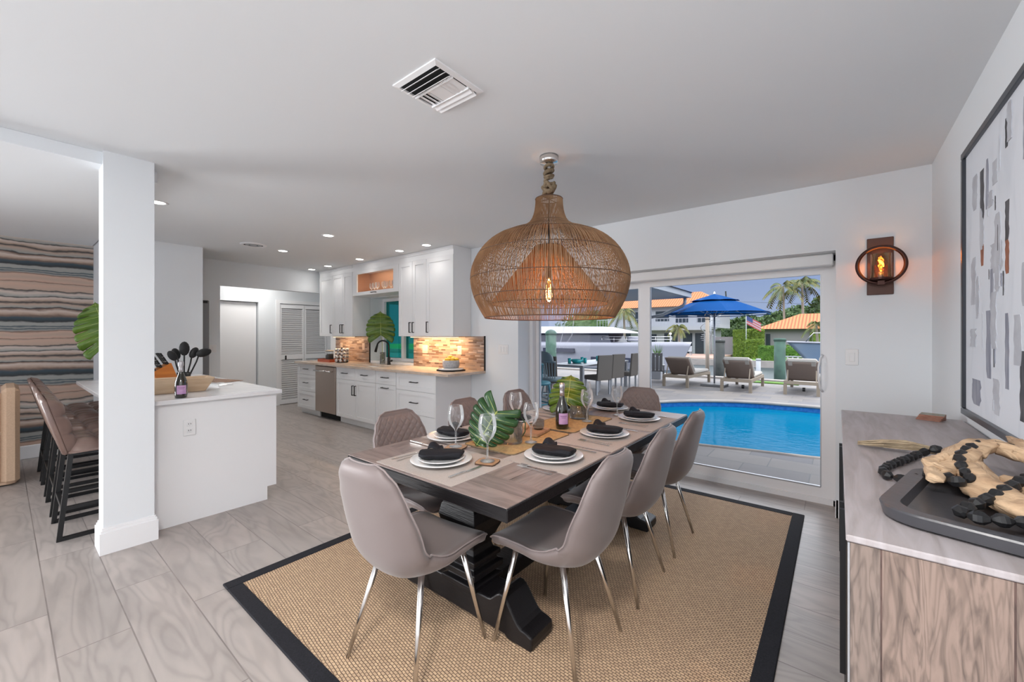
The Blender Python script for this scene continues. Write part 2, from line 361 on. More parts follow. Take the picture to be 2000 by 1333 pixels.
def rug_mat():
    m, n, l, b = node_mat('woven_seagrass')
    t = n.new('ShaderNodeTexCoord'); mp = n.new('ShaderNodeMapping'); mp.inputs['Rotation'].default_value = (0, 0, .12); l.new(t.outputs['Object'], mp.inputs[0])
    nz0 = n.new('ShaderNodeTexNoise'); nz0.inputs['Scale'].default_value = 25; l.new(mp.outputs[0], nz0.inputs['Vector'])
    v = n.new('ShaderNodeVectorMath'); v.operation = 'MULTIPLY_ADD'; l.new(nz0.outputs['Color'], v.inputs[0]); v.inputs[1].default_value = (.008, .008, 0); l.new(mp.outputs[0], v.inputs[2])
    br = n.new('ShaderNodeTexBrick'); l.new(v.outputs[0], br.inputs[0]); br.offset = .5
    br.inputs['Color1'].default_value = (.66, .465, .29, 1); br.inputs['Color2'].default_value = (.54, .37, .235, 1); br.inputs['Mortar'].default_value = (.17, .105, .07, 1)
    br.inputs['Scale'].default_value = 1; br.inputs['Brick Width'].default_value = .021; br.inputs['Row Height'].default_value = .0125; br.inputs['Mortar Size'].default_value = .0028; br.inputs['Mortar Smooth'].default_value = .9
    l.new(br.outputs['Color'], b.inputs['Base Color']); b.inputs['Roughness'].default_value = .85
    bp = n.new('ShaderNodeBump'); bp.invert = True; bp.inputs['Strength'].default_value = .6; bp.inputs['Distance'].default_value = .004; l.new(br.outputs['Fac'], bp.inputs['Height']); l.new(bp.outputs[0], b.inputs['Normal'])
    return m
M['rug'] = rug_mat()
M['rugedge'] = mat('black_rug_binding', (.012, .012, .015), .85, spec=.25, bump=.4, scale=200, bdist=.002, col2=(.02, .02, .026))
def splash():
    m, n, l, b = node_mat('linear_mosaic_tile')
    t = n.new('ShaderNodeTexCoord'); mp = n.new('ShaderNodeMapping'); l.new(t.outputs['Object'], mp.inputs[0]); mp.inputs['Rotation'].default_value = (pi/2, 0, 0)
    br = n.new('ShaderNodeTexBrick'); l.new(mp.outputs[0], br.inputs[0]); br.offset = .43; br.squash = .6; br.squash_frequency = 3
    br.inputs['Color1'].default_value = (.0, .0, .0, 1); br.inputs['Color2'].default_value = (1, 1, 1, 1); br.inputs['Mortar'].default_value = (.35, .35, .35, 1)
    br.inputs['Scale'].default_value = 1; br.inputs['Brick Width'].default_value = .15; br.inputs['Row Height'].default_value = .022; br.inputs['Mortar Size'].default_value = .0012
    r = ramp(n, [(0, (.11, .065, .05)), (.25, (.25, .155, .11)), (.5, (.42, .29, .21)), (.75, (.27, .21, .185)), (1, (.60, .46, .36))]); l.new(br.outputs['Color'], r.inputs[0])
    l.new(r.outputs[0], b.inputs['Base Color']); b.inputs['Roughness'].default_value = .3; return m
M['splash'] = splash()
M['tabletop'] = planks('weathered_grey_brown_planks', (.34, .265, .24), (.26, .205, .19), (.06, .045, .04), 3.0, .18, .0022, 2.0, rough=.33, off=(.0, .0, 0), streak=(1.2, 9, 1), rot=pi/2, dark=.55, bump=.3, rings=.16)
M['endboard'] = planks('weathered_end_boards', (.32, .25, .225), (.27, .21, .195), (.05, .035, .03), 3.0, .5, .001, 2.0, rough=.33, streak=(1.2, 9, 1), dark=.6)
M['consoletop'] = mat('driftwood_grey_console_top', (.42, .385, .395), .42, col2=(.32, .285, .28), scale=3, stretch=(9, 1.0, 1), dist=1.0, bump=.5, bdist=.004, detail=9)
M['consoleside'] = planks('rough_sawn_reclaimed_wood', (.265, .19, .155), (.215, .165, .14), (.10, .06, .05), 3.0, .18, .0016, 7.0, rough=.7, streak=(1.0, 7, 7), rot=0, dark=.55, bump=.6, axes='ZXY', rings=.28, ringk=60)
M['deck'] = planks('stone_deck_pavers', (.215, .195, .178), (.155, .148, .155), (.13, .13, .13), .62, .41, .006, .8, rough=.75, streak=(1, 1, 1), dark=.8, bump=.1)
# ================================================================== THE SETTING
CEIL = 2.55
struct('floor', MB().box(-9.4, .6, -4.4, 4.25, -.05, 0).box(-9.4, -7.6, 4.25, 4.7, -.05, 0), M['floor'])
struct('ceiling', MB().box(-9.4, .7, -4.4, 4.25, CEIL, CEIL+.1).box(-9.4, -7.6, 4.25, 4.7, CEIL, CEIL+.1), M['ceil'])
struct('trim_1', MB().box(-7.1, -3.66, -4.4, .41, 2.47, CEIL-.001).box(-7.1, -3.80, .41, .70, 2.47, CEIL-.001), M['ceil'])        # dropped soffit over the sitting side
struct('wall_right', MB().box(.5, .62, -4.4, 4.4, 0, CEIL), M['wall'])
# far wall with the sliding door opening and the kitchen window opening
WY0, WY1 = 3.96, 4.34
w = MB()
w.box(-.015, .5, WY0, WY1, 0, CEIL)
w.box(-3.065, -.015, WY0, WY1, 2.03, CEIL)
w.box(-5.08, -3.065, WY0, WY1, 0, CEIL)
w.box(-6.27, -5.08, WY0, WY1, 0, .905); w.box(-6.27, -5.08, WY0, WY1, 2.02, CEIL)
w.box(-7.62, -6.27, WY0, WY1, 0, CEIL)
struct('wall_far', w, M['wall'])
struct('trim_2', MB().box(-.012, .5, WY0-.016, WY0, 0, .13).box(-.018, .0, WY0-.016, 4.20, 0, .13), M['trim'])
struct('baseboard_far', MB().box(-3.865, -3.05, WY0-.016, WY0, 0, .13), M['trim'])
struct('wall_left', MB().box(-7.22, -7.1, -4.4, .71, 0, 2.5), M['wallpaper'])
struct('baseboard_left', MB().box(-7.1, -7.08, -4.4, .71, 0, .15, bev=.006), M['trim'])
# stub wall beside the fridge niche
struct('wall_niche', MB().box(-7.6, -6.6, .71, .80, 0, CEIL).box(-6.68, -6.6, .80, 1.68, 0, CEIL), M['wall'])
# back wall with wide opening to the hall
struct('wall_back', MB().box(-7.62, -7.5, .80, 2.13, 0, CEIL).box(-7.62, -7.5, 2.13, 3.96, 2.167, CEIL), M['wall'])
struct('wall_hall', MB().box(-8.80, -8.66, 3.08, 3.46, 0, CEIL).box(-8.80, -8.66, 3.46, 4.42, 2.02, CEIL).box(-8.8, -8.66, .8, 2.33, 0, CEIL).box(-8.8, -8.66, 2.33, 3.08, 2.02, CEIL)
       .box(-8.95, -8.8, .8, 4.7, 0, CEIL).box(-8.8, -7.62, .7, .8, 0, CEIL).box(-8.8, -8.66, 4.42, 4.6, 0, CEIL).box(-8.8, -7.5, 4.6, 4.7, 0, CEIL).box(-7.62, -7.5, 4.34, 4.6, 0, CEIL), M['wall'])
# door in the hall
d1 = struct('door_1', MB().box(-8.78, -8.74, 2.34, 3.07, .01, 2.01), M['trim'])
MB().lathe([(0, 0), (.012, .0), (.012, .03), (.028, .035), (.03, .05), (.02, .062), (0, .065)], 14).build('door_knob', M['black'], d1, True, (-8.74, 2.415, .94), (0, pi/2, 0))
# louvred bifold closet doors
d2 = struct('door_2', MB().box(-8.665, -8.645, 3.39, 3.46, 0, 2.09).box(-8.665, -8.645, 3.46, 4.42, 2.02, 2.09).box(-8.665, -8.645, 4.42, 4.49, 0, 2.09), M['trim'])
def louvre(y0, y1):
    f = MB()
    for zz0, zz1 in ((.012, .10), (.90, 1.0), (1.93, 2.01)): f.box(-8.70, -8.665, y0+.035, y1-.035, zz0, zz1)
    f.box(-8.70, -8.665, y0, y0+.035, .012, 2.01); f.box(-8.70, -8.665, y1-.035, y1, .012, 2.01)
    p = f.build('louvre_panel', M['trim'], d2)
    s = MB()
    z = .115
    while z < 1.92:
        if not (.87 < z < 1.01): s.box(-.024, .024, y0+.03, y1-.03, -.004, .004, M=Matrix.Translation((-8.685, 0, z+.012)) @ Matrix.Rotation(-.9, 4, 'Y'))
        z += .043
    s.build('slats', M['trim'], p)
louvre(3.463, 3.937); louvre(3.943, 4.417)
MB().box(-8.665, -8.635, 3.56, 3.58, .90, .98).build('door_handle', M['black'], d2)
struct('wall_closet', MB().box(-8.80, -8.78, 3.46, 4.42, 0, 2.02), M['trim'])
hl = bpy.data.lights.new('hall_fill_light', 'AREA'); hl.size = .5; hl.energy = 14; hl.color = (1, .97, .93)  # area light added without a fixture to brighten the hall
ho = bpy.data.objects.new('hall_fill_light', hl); C.objects.link(ho); ho.location = (-8.1, 2.9, 2.53)
# free standing column
cx0, cx1, cy0, cy1 = -3.80, -3.62, .405, .652
struct('trim_3', MB().box(cx0, cx1, cy0, cy1, 0, CEIL), M['wall'])
cb = MB(); e_ = .018
for (z0, z1, k) in ((0, .135, e_), (.135, .15, .012), (.15, .165, .006)): cb.box(cx0-k, cx1+k, cy0-k, cy1+k, z0, z1)
struct('baseboard_column', cb, M['trim'])

# -------- sliding glass door (door_3)
DY = 4.20
fr = MB()
fr.box(-3.065, -.015, DY-.0, DY+.14, 0, .045); fr.box(-3.065, -.015, DY, DY+.14, 1.985, 2.03)
fr.box(-3.065, -3.02, DY, DY+.14, 0, 2.03); fr.box(-.03, -.015, DY, DY+.14, 0, 2.03)
d3 = struct('door_3', fr, M['trim'])
def panel(x0, x1, y, name, sl=.075, sr=.075, top=.10, bot=.085):
    f = MB(); 
    f.box(x0, x0+sl, y, y+.045, .045, 1.985); f.box(x1-sr, x1, y, y+.045, .045, 1.985)
    f.box(x0+sl, x1-sr, y, y+.045, 1.985-top, 1.985); f.box(x0+sl, x1-sr, y, y+.045, .045, .045+bot)
    p = f.build(name, M['trim'], d3)
    MB().box(x0+sl, x1-sr, y+.018, y+.026, .045+bot, 1.985-top).build('glass_pane', M['pane'], p)
    MB().box(x0+sl-.004, x0+sl+.004, y-.001, y+.02, .045+bot, 1.985-top).box(x1-sr-.004, x1-sr+.004, y-.001, y+.02, .045+bot, 1.985-top).box(x0+sl, x1-sr, y-.001, y+.02, .04+bot, .052+bot).build('gasket', M['alu'], p)
    return p
p1_ = panel(-3.02, -1.60, DY+.075, 'fixed_panel', .05, .075)
p2_ = panel(-1.645, -.03, DY+.02, 'sliding_panel', .115, .082)
MB().tube([(-.10, DY+.018, 1.22), (-.115, DY-.02, 1.19), (-.125, DY-.035, 1.12), (-.125, DY-.035, 1.02), (-.115, DY-.02, .95), (-.10, DY+.018, .92)], .008, 8).build('pull_handle', M['trim'], p2_, True)
rs = MB().box(-3.05, -.03, DY-.13, DY-.005, 1.935, 2.028, bev=.008).build('roller_shade', M['white'])
tag(rs, 'white roller shade cassette mounted across the top of the sliding glass door', 'window shade')
# -------- kitchen window (window_1)
wf = MB(); a0, a1, b0, b1 = -6.27, -5.08, .95, 2.02; y0, y1 = 4.20, 4.30
wf.box(a0, a0+.05, y0, y1, b0, b1); wf.box(a1-.05, a1, y0, y1, b0, b1); wf.box(a0+.05, a1-.05, y0, y1, b0, b0+.05); wf.box(a0+.05, a1-.05, y0, y1, b1-.05, b1); wf.box(-5.73, -5.66, y0, y1, b0+.05, b1-.05)
w1 = struct('window_1', wf, M['trim'])
MB().box(a0+.05, -5.73, 4.245, 4.255, b0+.05, b1-.05).build('window_pane', M['teal_pane'], w1)
MB().box(-5.66, a1-.05, 4.245, 4.255, b0+.05, b1-.05).build('window_pane', M['teal_pane'], w1)
struct('trim_4', MB().box(-6.27, -5.08, WY0, 4.22, .905, .955), M['trim'])     # sill

# -------- ceiling vent
v = thing('ceiling_vent', 'white square air vent with slanted louvres in the ceiling nearest the camera', 'air vent', (-1.475, 1.292, CEIL))
h = .15
f = MB()
for a in range(4):
    R_ = Matrix.Rotation(a*pi/2, 4, 'Z'); f.add([(-h, h, 0), (h, h, 0), (h, h, -.006), (-h, h, -.006), (-h+.022, h-.022, -.012), (h-.022, h-.022, -.012), (h-.022, h-.022, 0), (-h+.022, h-.022, 0)], [(0, 1, 2, 3), (3, 2, 5, 4), (4, 5, 6, 7)], R_)
f.build('vent_frame', M['trim'], v)
MB().box(-h+.02, h-.02, -h+.02, h-.02, -.004, -.001).build('vent_duct', M['dark'], v)
s = MB()
for y in (-.108, -.075, -.045): s.box(-.125, .125, -.015, .015, -.001, .001, M=Matrix.Translation((0, y, -.014)) @ Matrix.Rotation(.7, 4, 'X'))
for y in (.085, .112): s.box(-.125, .125, -.017, .017, -.001, .001, M=Matrix.Translation((0, y, -.014)) @ Matrix.Rotation(-.5, 4, 'X'))
for x in (-.105, -.08, -.055, .055, .08, .105): s.box(-.013, .013, -.045, .06, -.001, .001, M=Matrix.Translation((x, .008, -.012)) @ Matrix.Rotation(.35 if x < 0 else -.35, 4, 'Y'))
s.box(-.04, .04, -.037, .068, -.016, -.012); s.box(-.13, .13, -.033, -.028, -.02, -.005); s.box(-.13, .13, .068, .073, -.02, -.005)
s.build('louvres', M['trim'], v)
# -------- round speaker grille / second vent
v = thing('round_ceiling_vent', 'round white ceiling vent with dark slots above the kitchen walkway', 'air vent', (-5.87, 2.03, CEIL))
MB().lathe([(.15, 0), (.15, -.008), (.115, -.014), (.11, -.004)], 32, cap=False).build('vent_rim', M['trim'], v, True)
MB().lathe([(0, -.003), (.112, -.003)], 32).build('vent_opening', M['dark'], v)
MB().lathe([(.09, -.004), (.09, -.012), (.06, -.014), (.06, -.004)], 32, cap=False).lathe([(.035, -.004), (.035, -.012), (0, -.014)], 24).build('vent_rings', M['alu'], v, True)
# -------- recessed downlights
LP = [(-4.66, .86, 'recessed downlight beside the white column over the island', 16), (-4.65, 2.39, 'recessed downlight midway between the island and the window cabinet', 22),
      (-5.98, 2.43, 'recessed downlight near the round ceiling vent', 22), (-4.15, 3.43, 'recessed downlight closest to the near end of the wall cabinets', 4),
      (-4.72, 3.43, 'recessed downlight second from the near end of the wall cabinets', 4), (-5.72, 3.43, 'recessed downlight in front of the glass fronted cabinet', 4),
      (-6.69, 3.43, 'recessed downlight over the coffee tray end of the counter', 4), (-7.26, 3.43, 'recessed downlight at the corner with the hall wall', 3)]
M['lamp'] = emis('downlight_glow', (1, .97, .93), 14)
dl = None
for x, y, lab, en in LP:
    if dl is None:
        dl = thing('recessed_downlight', lab, 'ceiling light', (x, y, CEIL), 0, 'recessed kitchen downlights'); o = dl
        MB().lathe([(.075, 0), (.075, -.005), (.056, -.006), (.052, -.001)], 28, cap=False).build('trim_ring', M['trim'], dl, True)
        MB().lathe([(0, -.002), (.053, -.002)], 28).build('lens', M['lamp'], dl)
    else: o = dup(dl, lab, (x, y, CEIL))
    d = bpy.data.lights.new('spot_light', 'SPOT'); d.energy = en; d.spot_size = radians(125); d.spot_blend = .7; d.shadow_soft_size = .05; d.color = (1, .96, .91)
    lo = bpy.data.objects.new('spot_light', d); C.objects.link(lo); lo.location = (x, y, CEIL-.02)

# ================================================================== KITCHEN RUN
FY = 3.338
def shaker(mb, x0, x1, z0, z1, y, t=.02, fw=.055, rec=.008):   # front faces -Y at y
    fw = min(fw, (z1-z0)*.28)
    mb.box(x0, x0+fw, y, y+t, z0, z1); mb.box(x1-fw, x1, y, y+t, z0, z1); mb.box(x0+fw, x1-fw, y, y+t, z1-fw, z1); mb.box(x0+fw, x1-fw, y, y+t, z0, z0+fw)
    mb.box(x0+fw, x1-fw, y+rec, y+t, z0+fw, z1-fw)
def pull(parent, x, z, y, L=.13, vert=False):
    m_ = MB(); a = L/2
    if vert: m_.bar((x, y-.03, z-a), (x, y-.03, z+a), .01); m_.bar((x, y-.03, z-a+.005), (x, y, z-a+.005), .01); m_.bar((x, y-.03, z+a-.005), (x, y, z+a-.005), .01)
    else: m_.bar((x-a, y-.03, z), (x+a, y-.03, z), .01); m_.bar((x-a+.005, y-.03, z), (x-a+.005, y, z), .01); m_.bar((x+a-.005, y-.03, z), (x+a-.005, y, z), .01)
    m_.build('pull_handle', M['black'], parent)
def base_cab(x0, x1, label, fronts):
    t = thing('base_cabinet', label, 'cabinet', ((x0+x1)/2, 3.65, 0)); ox, oy = (x0+x1)/2, 3.65
    T = Matrix.Translation((-ox, -oy, 0))
    MB().box(x0+.001, x1-.001, FY+.021, 3.955, .105, .885, T).build('carcass', M['cab'], t)
    MB().box(x0+.001, x1-.001, FY+.075, 3.95, 0, .105, T).build('toe_kick', M['cab'], t)
    for kind, a, b_, z0, z1 in fronts:
        m_ = MB(); shaker(m_, a-ox+.0025, b_-ox-.0025, z0+.002, z1-.002, FY-oy)
        p = m_.build('drawer' if kind.startswith('w') else 'door', M['cab'], t)
        c = (a+b_)/2-ox
        if kind == 'w': pull(p, c, (z0+z1)/2+.005, FY-oy, .15)
        if kind == 'wt': pull(p, c, z1-.045, FY-oy, .15)
        if kind == 'dr': pull(p, b_-ox-.035, z1-.15, FY-oy, .15, True)
        if kind == 'dl': pull(p, a-ox+.035, z1-.15, FY-oy, .15, True)
    return t
base_cab(-7.60, -6.925, 'white base cabinet of three drawers at the far hall end', [('w', -7.60, -6.925, .70, .885), ('w', -7.60, -6.925, .41, .70), ('w', -7.60, -6.925, .105, .41)])
base_cab(-6.245, -5.155, 'white sink base cabinet with two false drawers over double doors', [('w', -6.245, -5.70, .70, .885), ('w', -5.70, -5.155, .70, .885), ('dr', -6.245, -5.70, .105, .70), ('dl', -5.70, -5.155, .105, .70)])
base_cab(-5.15, -4.67, 'narrow white base cabinet with one drawer over one pull-out front', [('w', -5.15, -4.67, .70, .885), ('wt', -5.15, -4.67, .105, .70)])
base_cab(-4.665, -3.885, 'wide white base cabinet of three drawers nearest the dining table', [('w', -4.665, -3.885, .66, .885), ('w', -4.665, -3.885, .36, .66), ('w', -4.665, -3.885, .105, .36)])
tag(MB().box(-3.884, -3.862, FY-.002, 3.955, 0, .885).build('end_panel', M['cab']), 'flat white end panel closing the near end of the base cabinets', 'cabinet panel')
dw = thing('dishwasher', 'stainless dishwasher with bar handle between the white base cabinets', 'dishwasher', (-6.585, 3.65, 0))
T = Matrix.Translation((6.585, -3.65, 0))
MB().box(-6.92, -6.25, FY+.03, 3.95, .11, .885, T).build('cabinet_body', M['grey'], dw)
MB().box(-6.915, -6.255, FY-.012, FY+.03, .115, .872, T, bev=.006).build('door', M['steel'], dw)
MB().tube([(-6.86, FY-.065, .80), (-6.31, FY-.065, .80)], .013, 10, M=T).tube([(-6.83, FY-.012, .80), (-6.83, FY-.065, .80)], .009, 8, M=T).tube([(-6.34, FY-.012, .80), (-6.34, FY-.065, .80)], .009, 8, M=T).build('bar_handle', M['chrome'], dw, True)
MB().box(-6.915, -6.255, FY+.09, 3.9, 0, .11, T).build('toe_kick', M['dark'], dw)
# worktop with sink cut-out
SX0, SX1, SY0, SY1 = -5.98, -5.30, 3.42, 3.80
ct = MB(); X0, X1, Y0, Y1, Z0, Z1 = -7.63, -3.60, 3.295, 3.955, .888, .92
ct.box(X0, SX0, Y0, Y1, Z0, Z1); ct.box(SX1, X1, Y0, Y1, Z0, Z1); ct.box(SX0, SX1, Y0, SY0, Z0, Z1); ct.box(SX0, SX1, SY1, Y1, Z0, Z1)
tag(ct.build('worktop', M['granite']), 'beige stone worktop running the length of the base cabinets', 'countertop')
sk = thing('kitchen_sink', 'dark undermount sink basin set into the beige worktop', 'sink', (-5.64, 3.61, .70))
MB().add([(x, y, z) for z in (-.0, .186) for x, y in ((-.34, -.19), (.34, -.19), (.34, .19), (-.34, .19))], [(0, 1, 2, 3), (0, 4, 5, 1), (1, 5, 6, 2), (2, 6, 7, 3), (3, 7, 4, 0)]).build('basin', M['steel'], sk)
MB().lathe([(0, .003), (.04, .003), (.045, .001)], 18).build('drain', M['dark'], sk, True)
fa = thing('kitchen_faucet', 'black gooseneck pull-down faucet beside the sink', 'faucet', (-5.56, 3.84, .92))
pts = [(0, 0, .0), (0, 0, .25)]+[(-.10+.10*cos(a), -.03*(1-cos(a))*1.4, .28+.10*sin(a)) for a in [i*pi/12 for i in range(0, 12)]]
MB().tube(pts, .013, 12).build('spout', M['black'], fa, True)
MB().lathe([(.03, 0), (.03, .012), (.024, .02), (.024, .10), (.016, .13)], 18).build('base', M['black'], fa, True)
MB().tube([(-.19, -.084, .31), (-.205, -.09, .26), (-.222, -.095, .20)], [.014, .018, .021], 12).build('spray_head', M['black'], fa, True)
MB().tube([(.02, 0, .06), (.075, -.01, .062)], .012, 10).tube([(.075, -.01, .062), (.10, -.015, .07)], .015, 10).build('lever', M['black'], fa, True)

# backsplashes
tag(MB().box(-7.40, -6.275, 3.945, 3.96, .92, 1.37).build('backsplash', M['splash']), 'brown linear mosaic backsplash left of the kitchen window', 'backsplash')
tag(MB().box(-5.075, -3.615, 3.945, 3.96, .92, 1.37).build('backsplash', M['splash']), 'brown linear mosaic backsplash right of the window, warmly lit', 'backsplash')
struct('trim_5', MB().box(-3.615, -3.603, 3.94, 3.96, .92, 1.375), M['dark']); struct('trim_6', MB().box(-6.275, -6.265, 3.94, 3.96, .92, 1.37), M['dark'])
M['plate_warm'] = mat('almond_outlet_plate', (.66, .52, .42), .4)
def wallplate(name, label, cat, loc, rz, w_, h_, kind, mt):
    t = thing(name, label, cat, loc, rz)
    MB().box(-w_/2, w_/2, -.006, 0, -h_/2, h_/2, bev=.003).build('plate', mt, t)
    if kind[0] == 's':
        n_ = int(kind[1])
        for i in range(n_):
            x = (i-(n_-1)/2)*.046; MB().box(x-.016, x+.016, -.010, -.005, -.033, .033, bev=.002).build('rocker', mt, t)
    else:
        for z in (-.024, .024):
            MB().box(-.017, .017, -.008, -.005, z-.016, z+.016, bev=.002).build('socket', mt, t)
            MB().box(-.008, -.005, -.0095, -.0078, z-.002, z+.008).box(.005, .008, -.0095, -.0078, z-.002, z+.008).lathe([(0, 0), (.003, 0)], 8, c=(0, -.009, z-.009)).build('slots', M['dark'], t)
    return t
wallplate('outlet', 'almond outlet plate on mosaic above the coffee tray', 'outlet', (-7.19, 3.945, 1.19), 0, .075, .12, 'o', M['plate_warm'])
wallplate('light_switch', 'almond switch plate on mosaic beside the left edge of the window', 'light switch', (-6.45, 3.945, 1.19), 0, .075, .12, 's1', M['plate_warm'])
wallplate('light_switch', 'almond switch plate on mosaic just right of the window', 'light switch', (-4.80, 3.945, 1.18), 0, .12, .12, 's2', M['plate_warm'])
wallplate('outlet', 'almond outlet plate on mosaic above the bowl of lemons', 'outlet', (-4.07, 3.945, 1.18), 0, .08, .12, 'o', M['plate_warm'])
wallplate('light_switch', 'white triple switch plate on wall between backsplash and glass door', 'light switch', (-3.30, 3.96, 1.205), 0, .165, .12, 's3', M['white'])
wallplate('light_switch', 'white single switch plate below the lit wall sconce', 'light switch', (.08, 3.96, 1.22), 0, .075, .12, 's1', M['white'])
wallplate('light_switch', 'white double switch plate on back wall beside the fridge', 'light switch', (-7.5, 2.02, 1.18), pi/2, .12, .12, 's2', M['white'])
wallplate('outlet', 'white duplex outlet on the island end panel', 'outlet', (-3.758, .875, .70), pi/2, .075, .12, 'o', M['white'])

# wall cabinets
UY = 3.63
def wall_cab(x0, x1, label, doors):
    ox = (x0+x1)/2; t = thing('wall_cabinet', label, 'cabinet', (ox, 3.80, 1.37)); T = Matrix.Translation((-ox, -3.80, -1.37))
    MB().box(x0, x1, UY+.021, 3.955, 1.37, 2.43, T).build('carcass', M['cab'], t)
    MB().box(x0, x1, UY+.004, 3.955, 2.43, 2.548, T).box(x0, x1, UY-.004, UY+.004, 2.50, 2.548, T).build('crown_fascia', M['cab'], t)
    for a, b_, hs in doors:
        m_ = MB(); shaker(m_, a-ox+.002, b_-ox-.002, 1.372-1.37, 2.428-1.37, UY-3.80, fw=.06)
        p = m_.build('door', M['cab'], t); pull(p, (a-ox+.035 if hs < 0 else b_-ox-.035), .125, UY-3.80, .15, True)
    return t
wall_cab(-7.385, -6.27, 'white three door wall cabinet left of the kitchen window', [(-7.385, -6.91, 1), (-6.91, -6.585, 1), (-6.585, -6.27, -1)])
wall_cab(-5.015, -3.865, 'white three door wall cabinet right of the window above lit backsplash', [(-5.015, -4.70, 1), (-4.70, -4.395, -1), (-4.395, -3.865, -1)])
g = thing('glass_front_cabinet', 'short white wall cabinet with lit glass front above the kitchen window', 'cabinet', (-5.64, 3.80, 2.03)); T = Matrix.Translation((5.64, -3.80, -2.03))
gx0, gx1 = -6.268, -5.017
MB().box(gx0, gx1, UY+.021, 3.955, 2.03, 2.05, T).box(gx0, gx1, UY+.004, 3.955, 2.43, 2.548, T).box(gx0, gx0+.02, UY+.021, 3.955, 2.05, 2.43, T).box(gx1-.02, gx1, UY+.021, 3.955, 2.05, 2.43, T).build('carcass', M['cab'], g)
MB().box(gx0+.02, gx1-.02, 3.935, 3.955, 2.05, 2.43, T).box(gx0+.02, gx1-.02, UY+.03, 3.935, 2.05, 2.053, T).box(gx0+.02, gx0+.024, UY+.03, 3.935, 2.05, 2.43, T).build('interior', M['cabin'], g)
m_ = MB(); a, b_ = gx0+.003, gx1-.003
for q in ((a, a+.13, 2.032, 2.428), (b_-.13, b_, 2.032, 2.428), (a+.13, b_-.13, 2.375, 2.428), (a+.13, b_-.13, 2.032, 2.085)): m_.box(q[0], q[1], UY, UY+.02, q[2], q[3], T)
p = m_.build('door', M['cab'], g); MB().box(a+.13, b_-.13, UY+.008, UY+.012, 2.085, 2.375, T).build('glass_pane', M['pane'], p)
pull(p, 0, .027, UY-3.80, .12)
# stemware inside
def stemglass(t, s=1.0, parts=True):
    prof = [(.0, .002), (.034, .002), (.036, .004), (.012, .010), (.0045, .02), (.004, .085), (.010, .098), (.030, .120), (.043, .150), (.0445, .175), (.041, .205), (.036, .225)]
    inner = []
    MB().lathe([(r*s, z*s) for r, z in prof[:6]], 20, cap=False).build('stem', M['glass'], t, True)
    MB().lathe([(r*s, z*s) for r, z in prof[5:]+inner], 24, cap=False).tube([(.0362*s*cos(a), .0362*s*sin(a), .225*s) for a in [k*pi/14 for k in range(28)]], .0009*s, 5, closed=True).build('bowl', M['glass'], t, True)
cg = thing('stemmed_glass', 'stemmed glass inside lit glass front cabinet', 'glass', (-5.95, 3.78, 2.053), 0, 'stemmed glasses behind the lit cabinet glass')
stemglass(cg, .8)
for x in (-5.85, -5.75, -5.62, -5.52, -5.42, -5.32): dup(cg, 'stemmed glass inside lit glass front cabinet', (x, 3.78+random.uniform(-.03, .03), 2.053))
# warm lamps: under the right and left wall cabinets, and inside the glass front cabinet
M['uc'] = emis('under_cabinet_glow', (1, .72, .42), 6)
for x0, x1, en, lab in ((-4.95, -3.95, 11, 'slim warm light strip under the right wall cabinet'), (-7.2, -6.5, 3, 'slim warm light strip under the left wall cabinet')):
    t = thing('light_strip', lab, 'light strip', ((x0+x1)/2, 3.80, 1.368)); L = (x1-x0)/2
    MB().box(-L, L, -.012, .012, -.012, 0).build('housing', M['white'], t); MB().box(-L, L, -.009, .009, -.014, -.012).build('diffuser', M['uc'], t)
    area(((x0+x1)/2, 3.80, 1.352), ((x0+x1)/2, 3.84, .9), x1-x0, .02, en, (1, .66, .36), name='strip_light')
area((-5.64, 3.75, 2.425), (-5.64, 3.85, 2.0), .9, .03, 1.6, (1, .70, .42), name='cabinet_light')

# ---- things on the kitchen worktop
t = thing('wooden_tray', 'reddish wooden tray at the hall end of the kitchen worktop', 'tray', (-7.02, 3.66, .92), 0)
MB().box(-.20, .20, -.13, .13, .0, .012).build('base', M['bronze'], t)
M['red'] = mat('red_stained_wood', (.42, .075, .025), .35)
MB().box(-.21, .21, -.14, -.125, 0, .05).box(-.21, .21, .125, .14, 0, .05).box(-.21, -.195, -.125, .125, 0, .05).box(.195, .21, -.125, .125, 0, .05).build('rim', M['red'], t)
t = thing('glass_canister', 'clear canister holding dark sachets on the red wooden tray', 'canister', (-7.12, 3.68, .932))
M['candle'] = mat('cream_sachets', (.48, .42, .34), .6)
MB().box(-.055, .055, -.055, .055, 0, .17, bev=.01).build('jar', M['glass'], t); MB().box(-.058, .058, -.058, .058, .17, .185, bev=.004).build('lid', M['candle'], t)
fx = MB()
for i in range(4): fx.box(-.045+i*.024, -.027+i*.024, -.045, .045, .004, .10+.02*(i % 2))
fx.build('sachets', M['bead'], t)
t = thing('glass_canister', 'brown canister of coffee beans behind the coffee pods', 'canister', (-6.94, 3.76, .932)); MB().lathe([(.045, 0), (.045, .15)], 20).build('jar', M['bronze'], t, True); MB().lathe([(.047, .15), (.047, .165), (.01, .17)], 20).build('lid', M['bead'], t, True)
t = thing('coffee_pod_carousel', 'black rotating rack filled with silver topped coffee pods', 'pod carousel', (-6.66, 3.66, .92))
MB().lathe([(.10, 0), (.10, .008), (.012, .012), (.012, .25), (.02, .255)], 24).build('stand', M['black'], t, True)
for lv in range(4):
    MB().tube([(.085*cos(a), .085*sin(a), .035+lv*.06) for a in [i*pi/10 for i in range(20)]], .004, 6, closed=True).build('ring', M['black'], t, True)
pod = MB().lathe([(0, .0), (.019, .0), (.024, .036), (.026, .038), (.026, .041), (0, .042)], 12)
pm = None
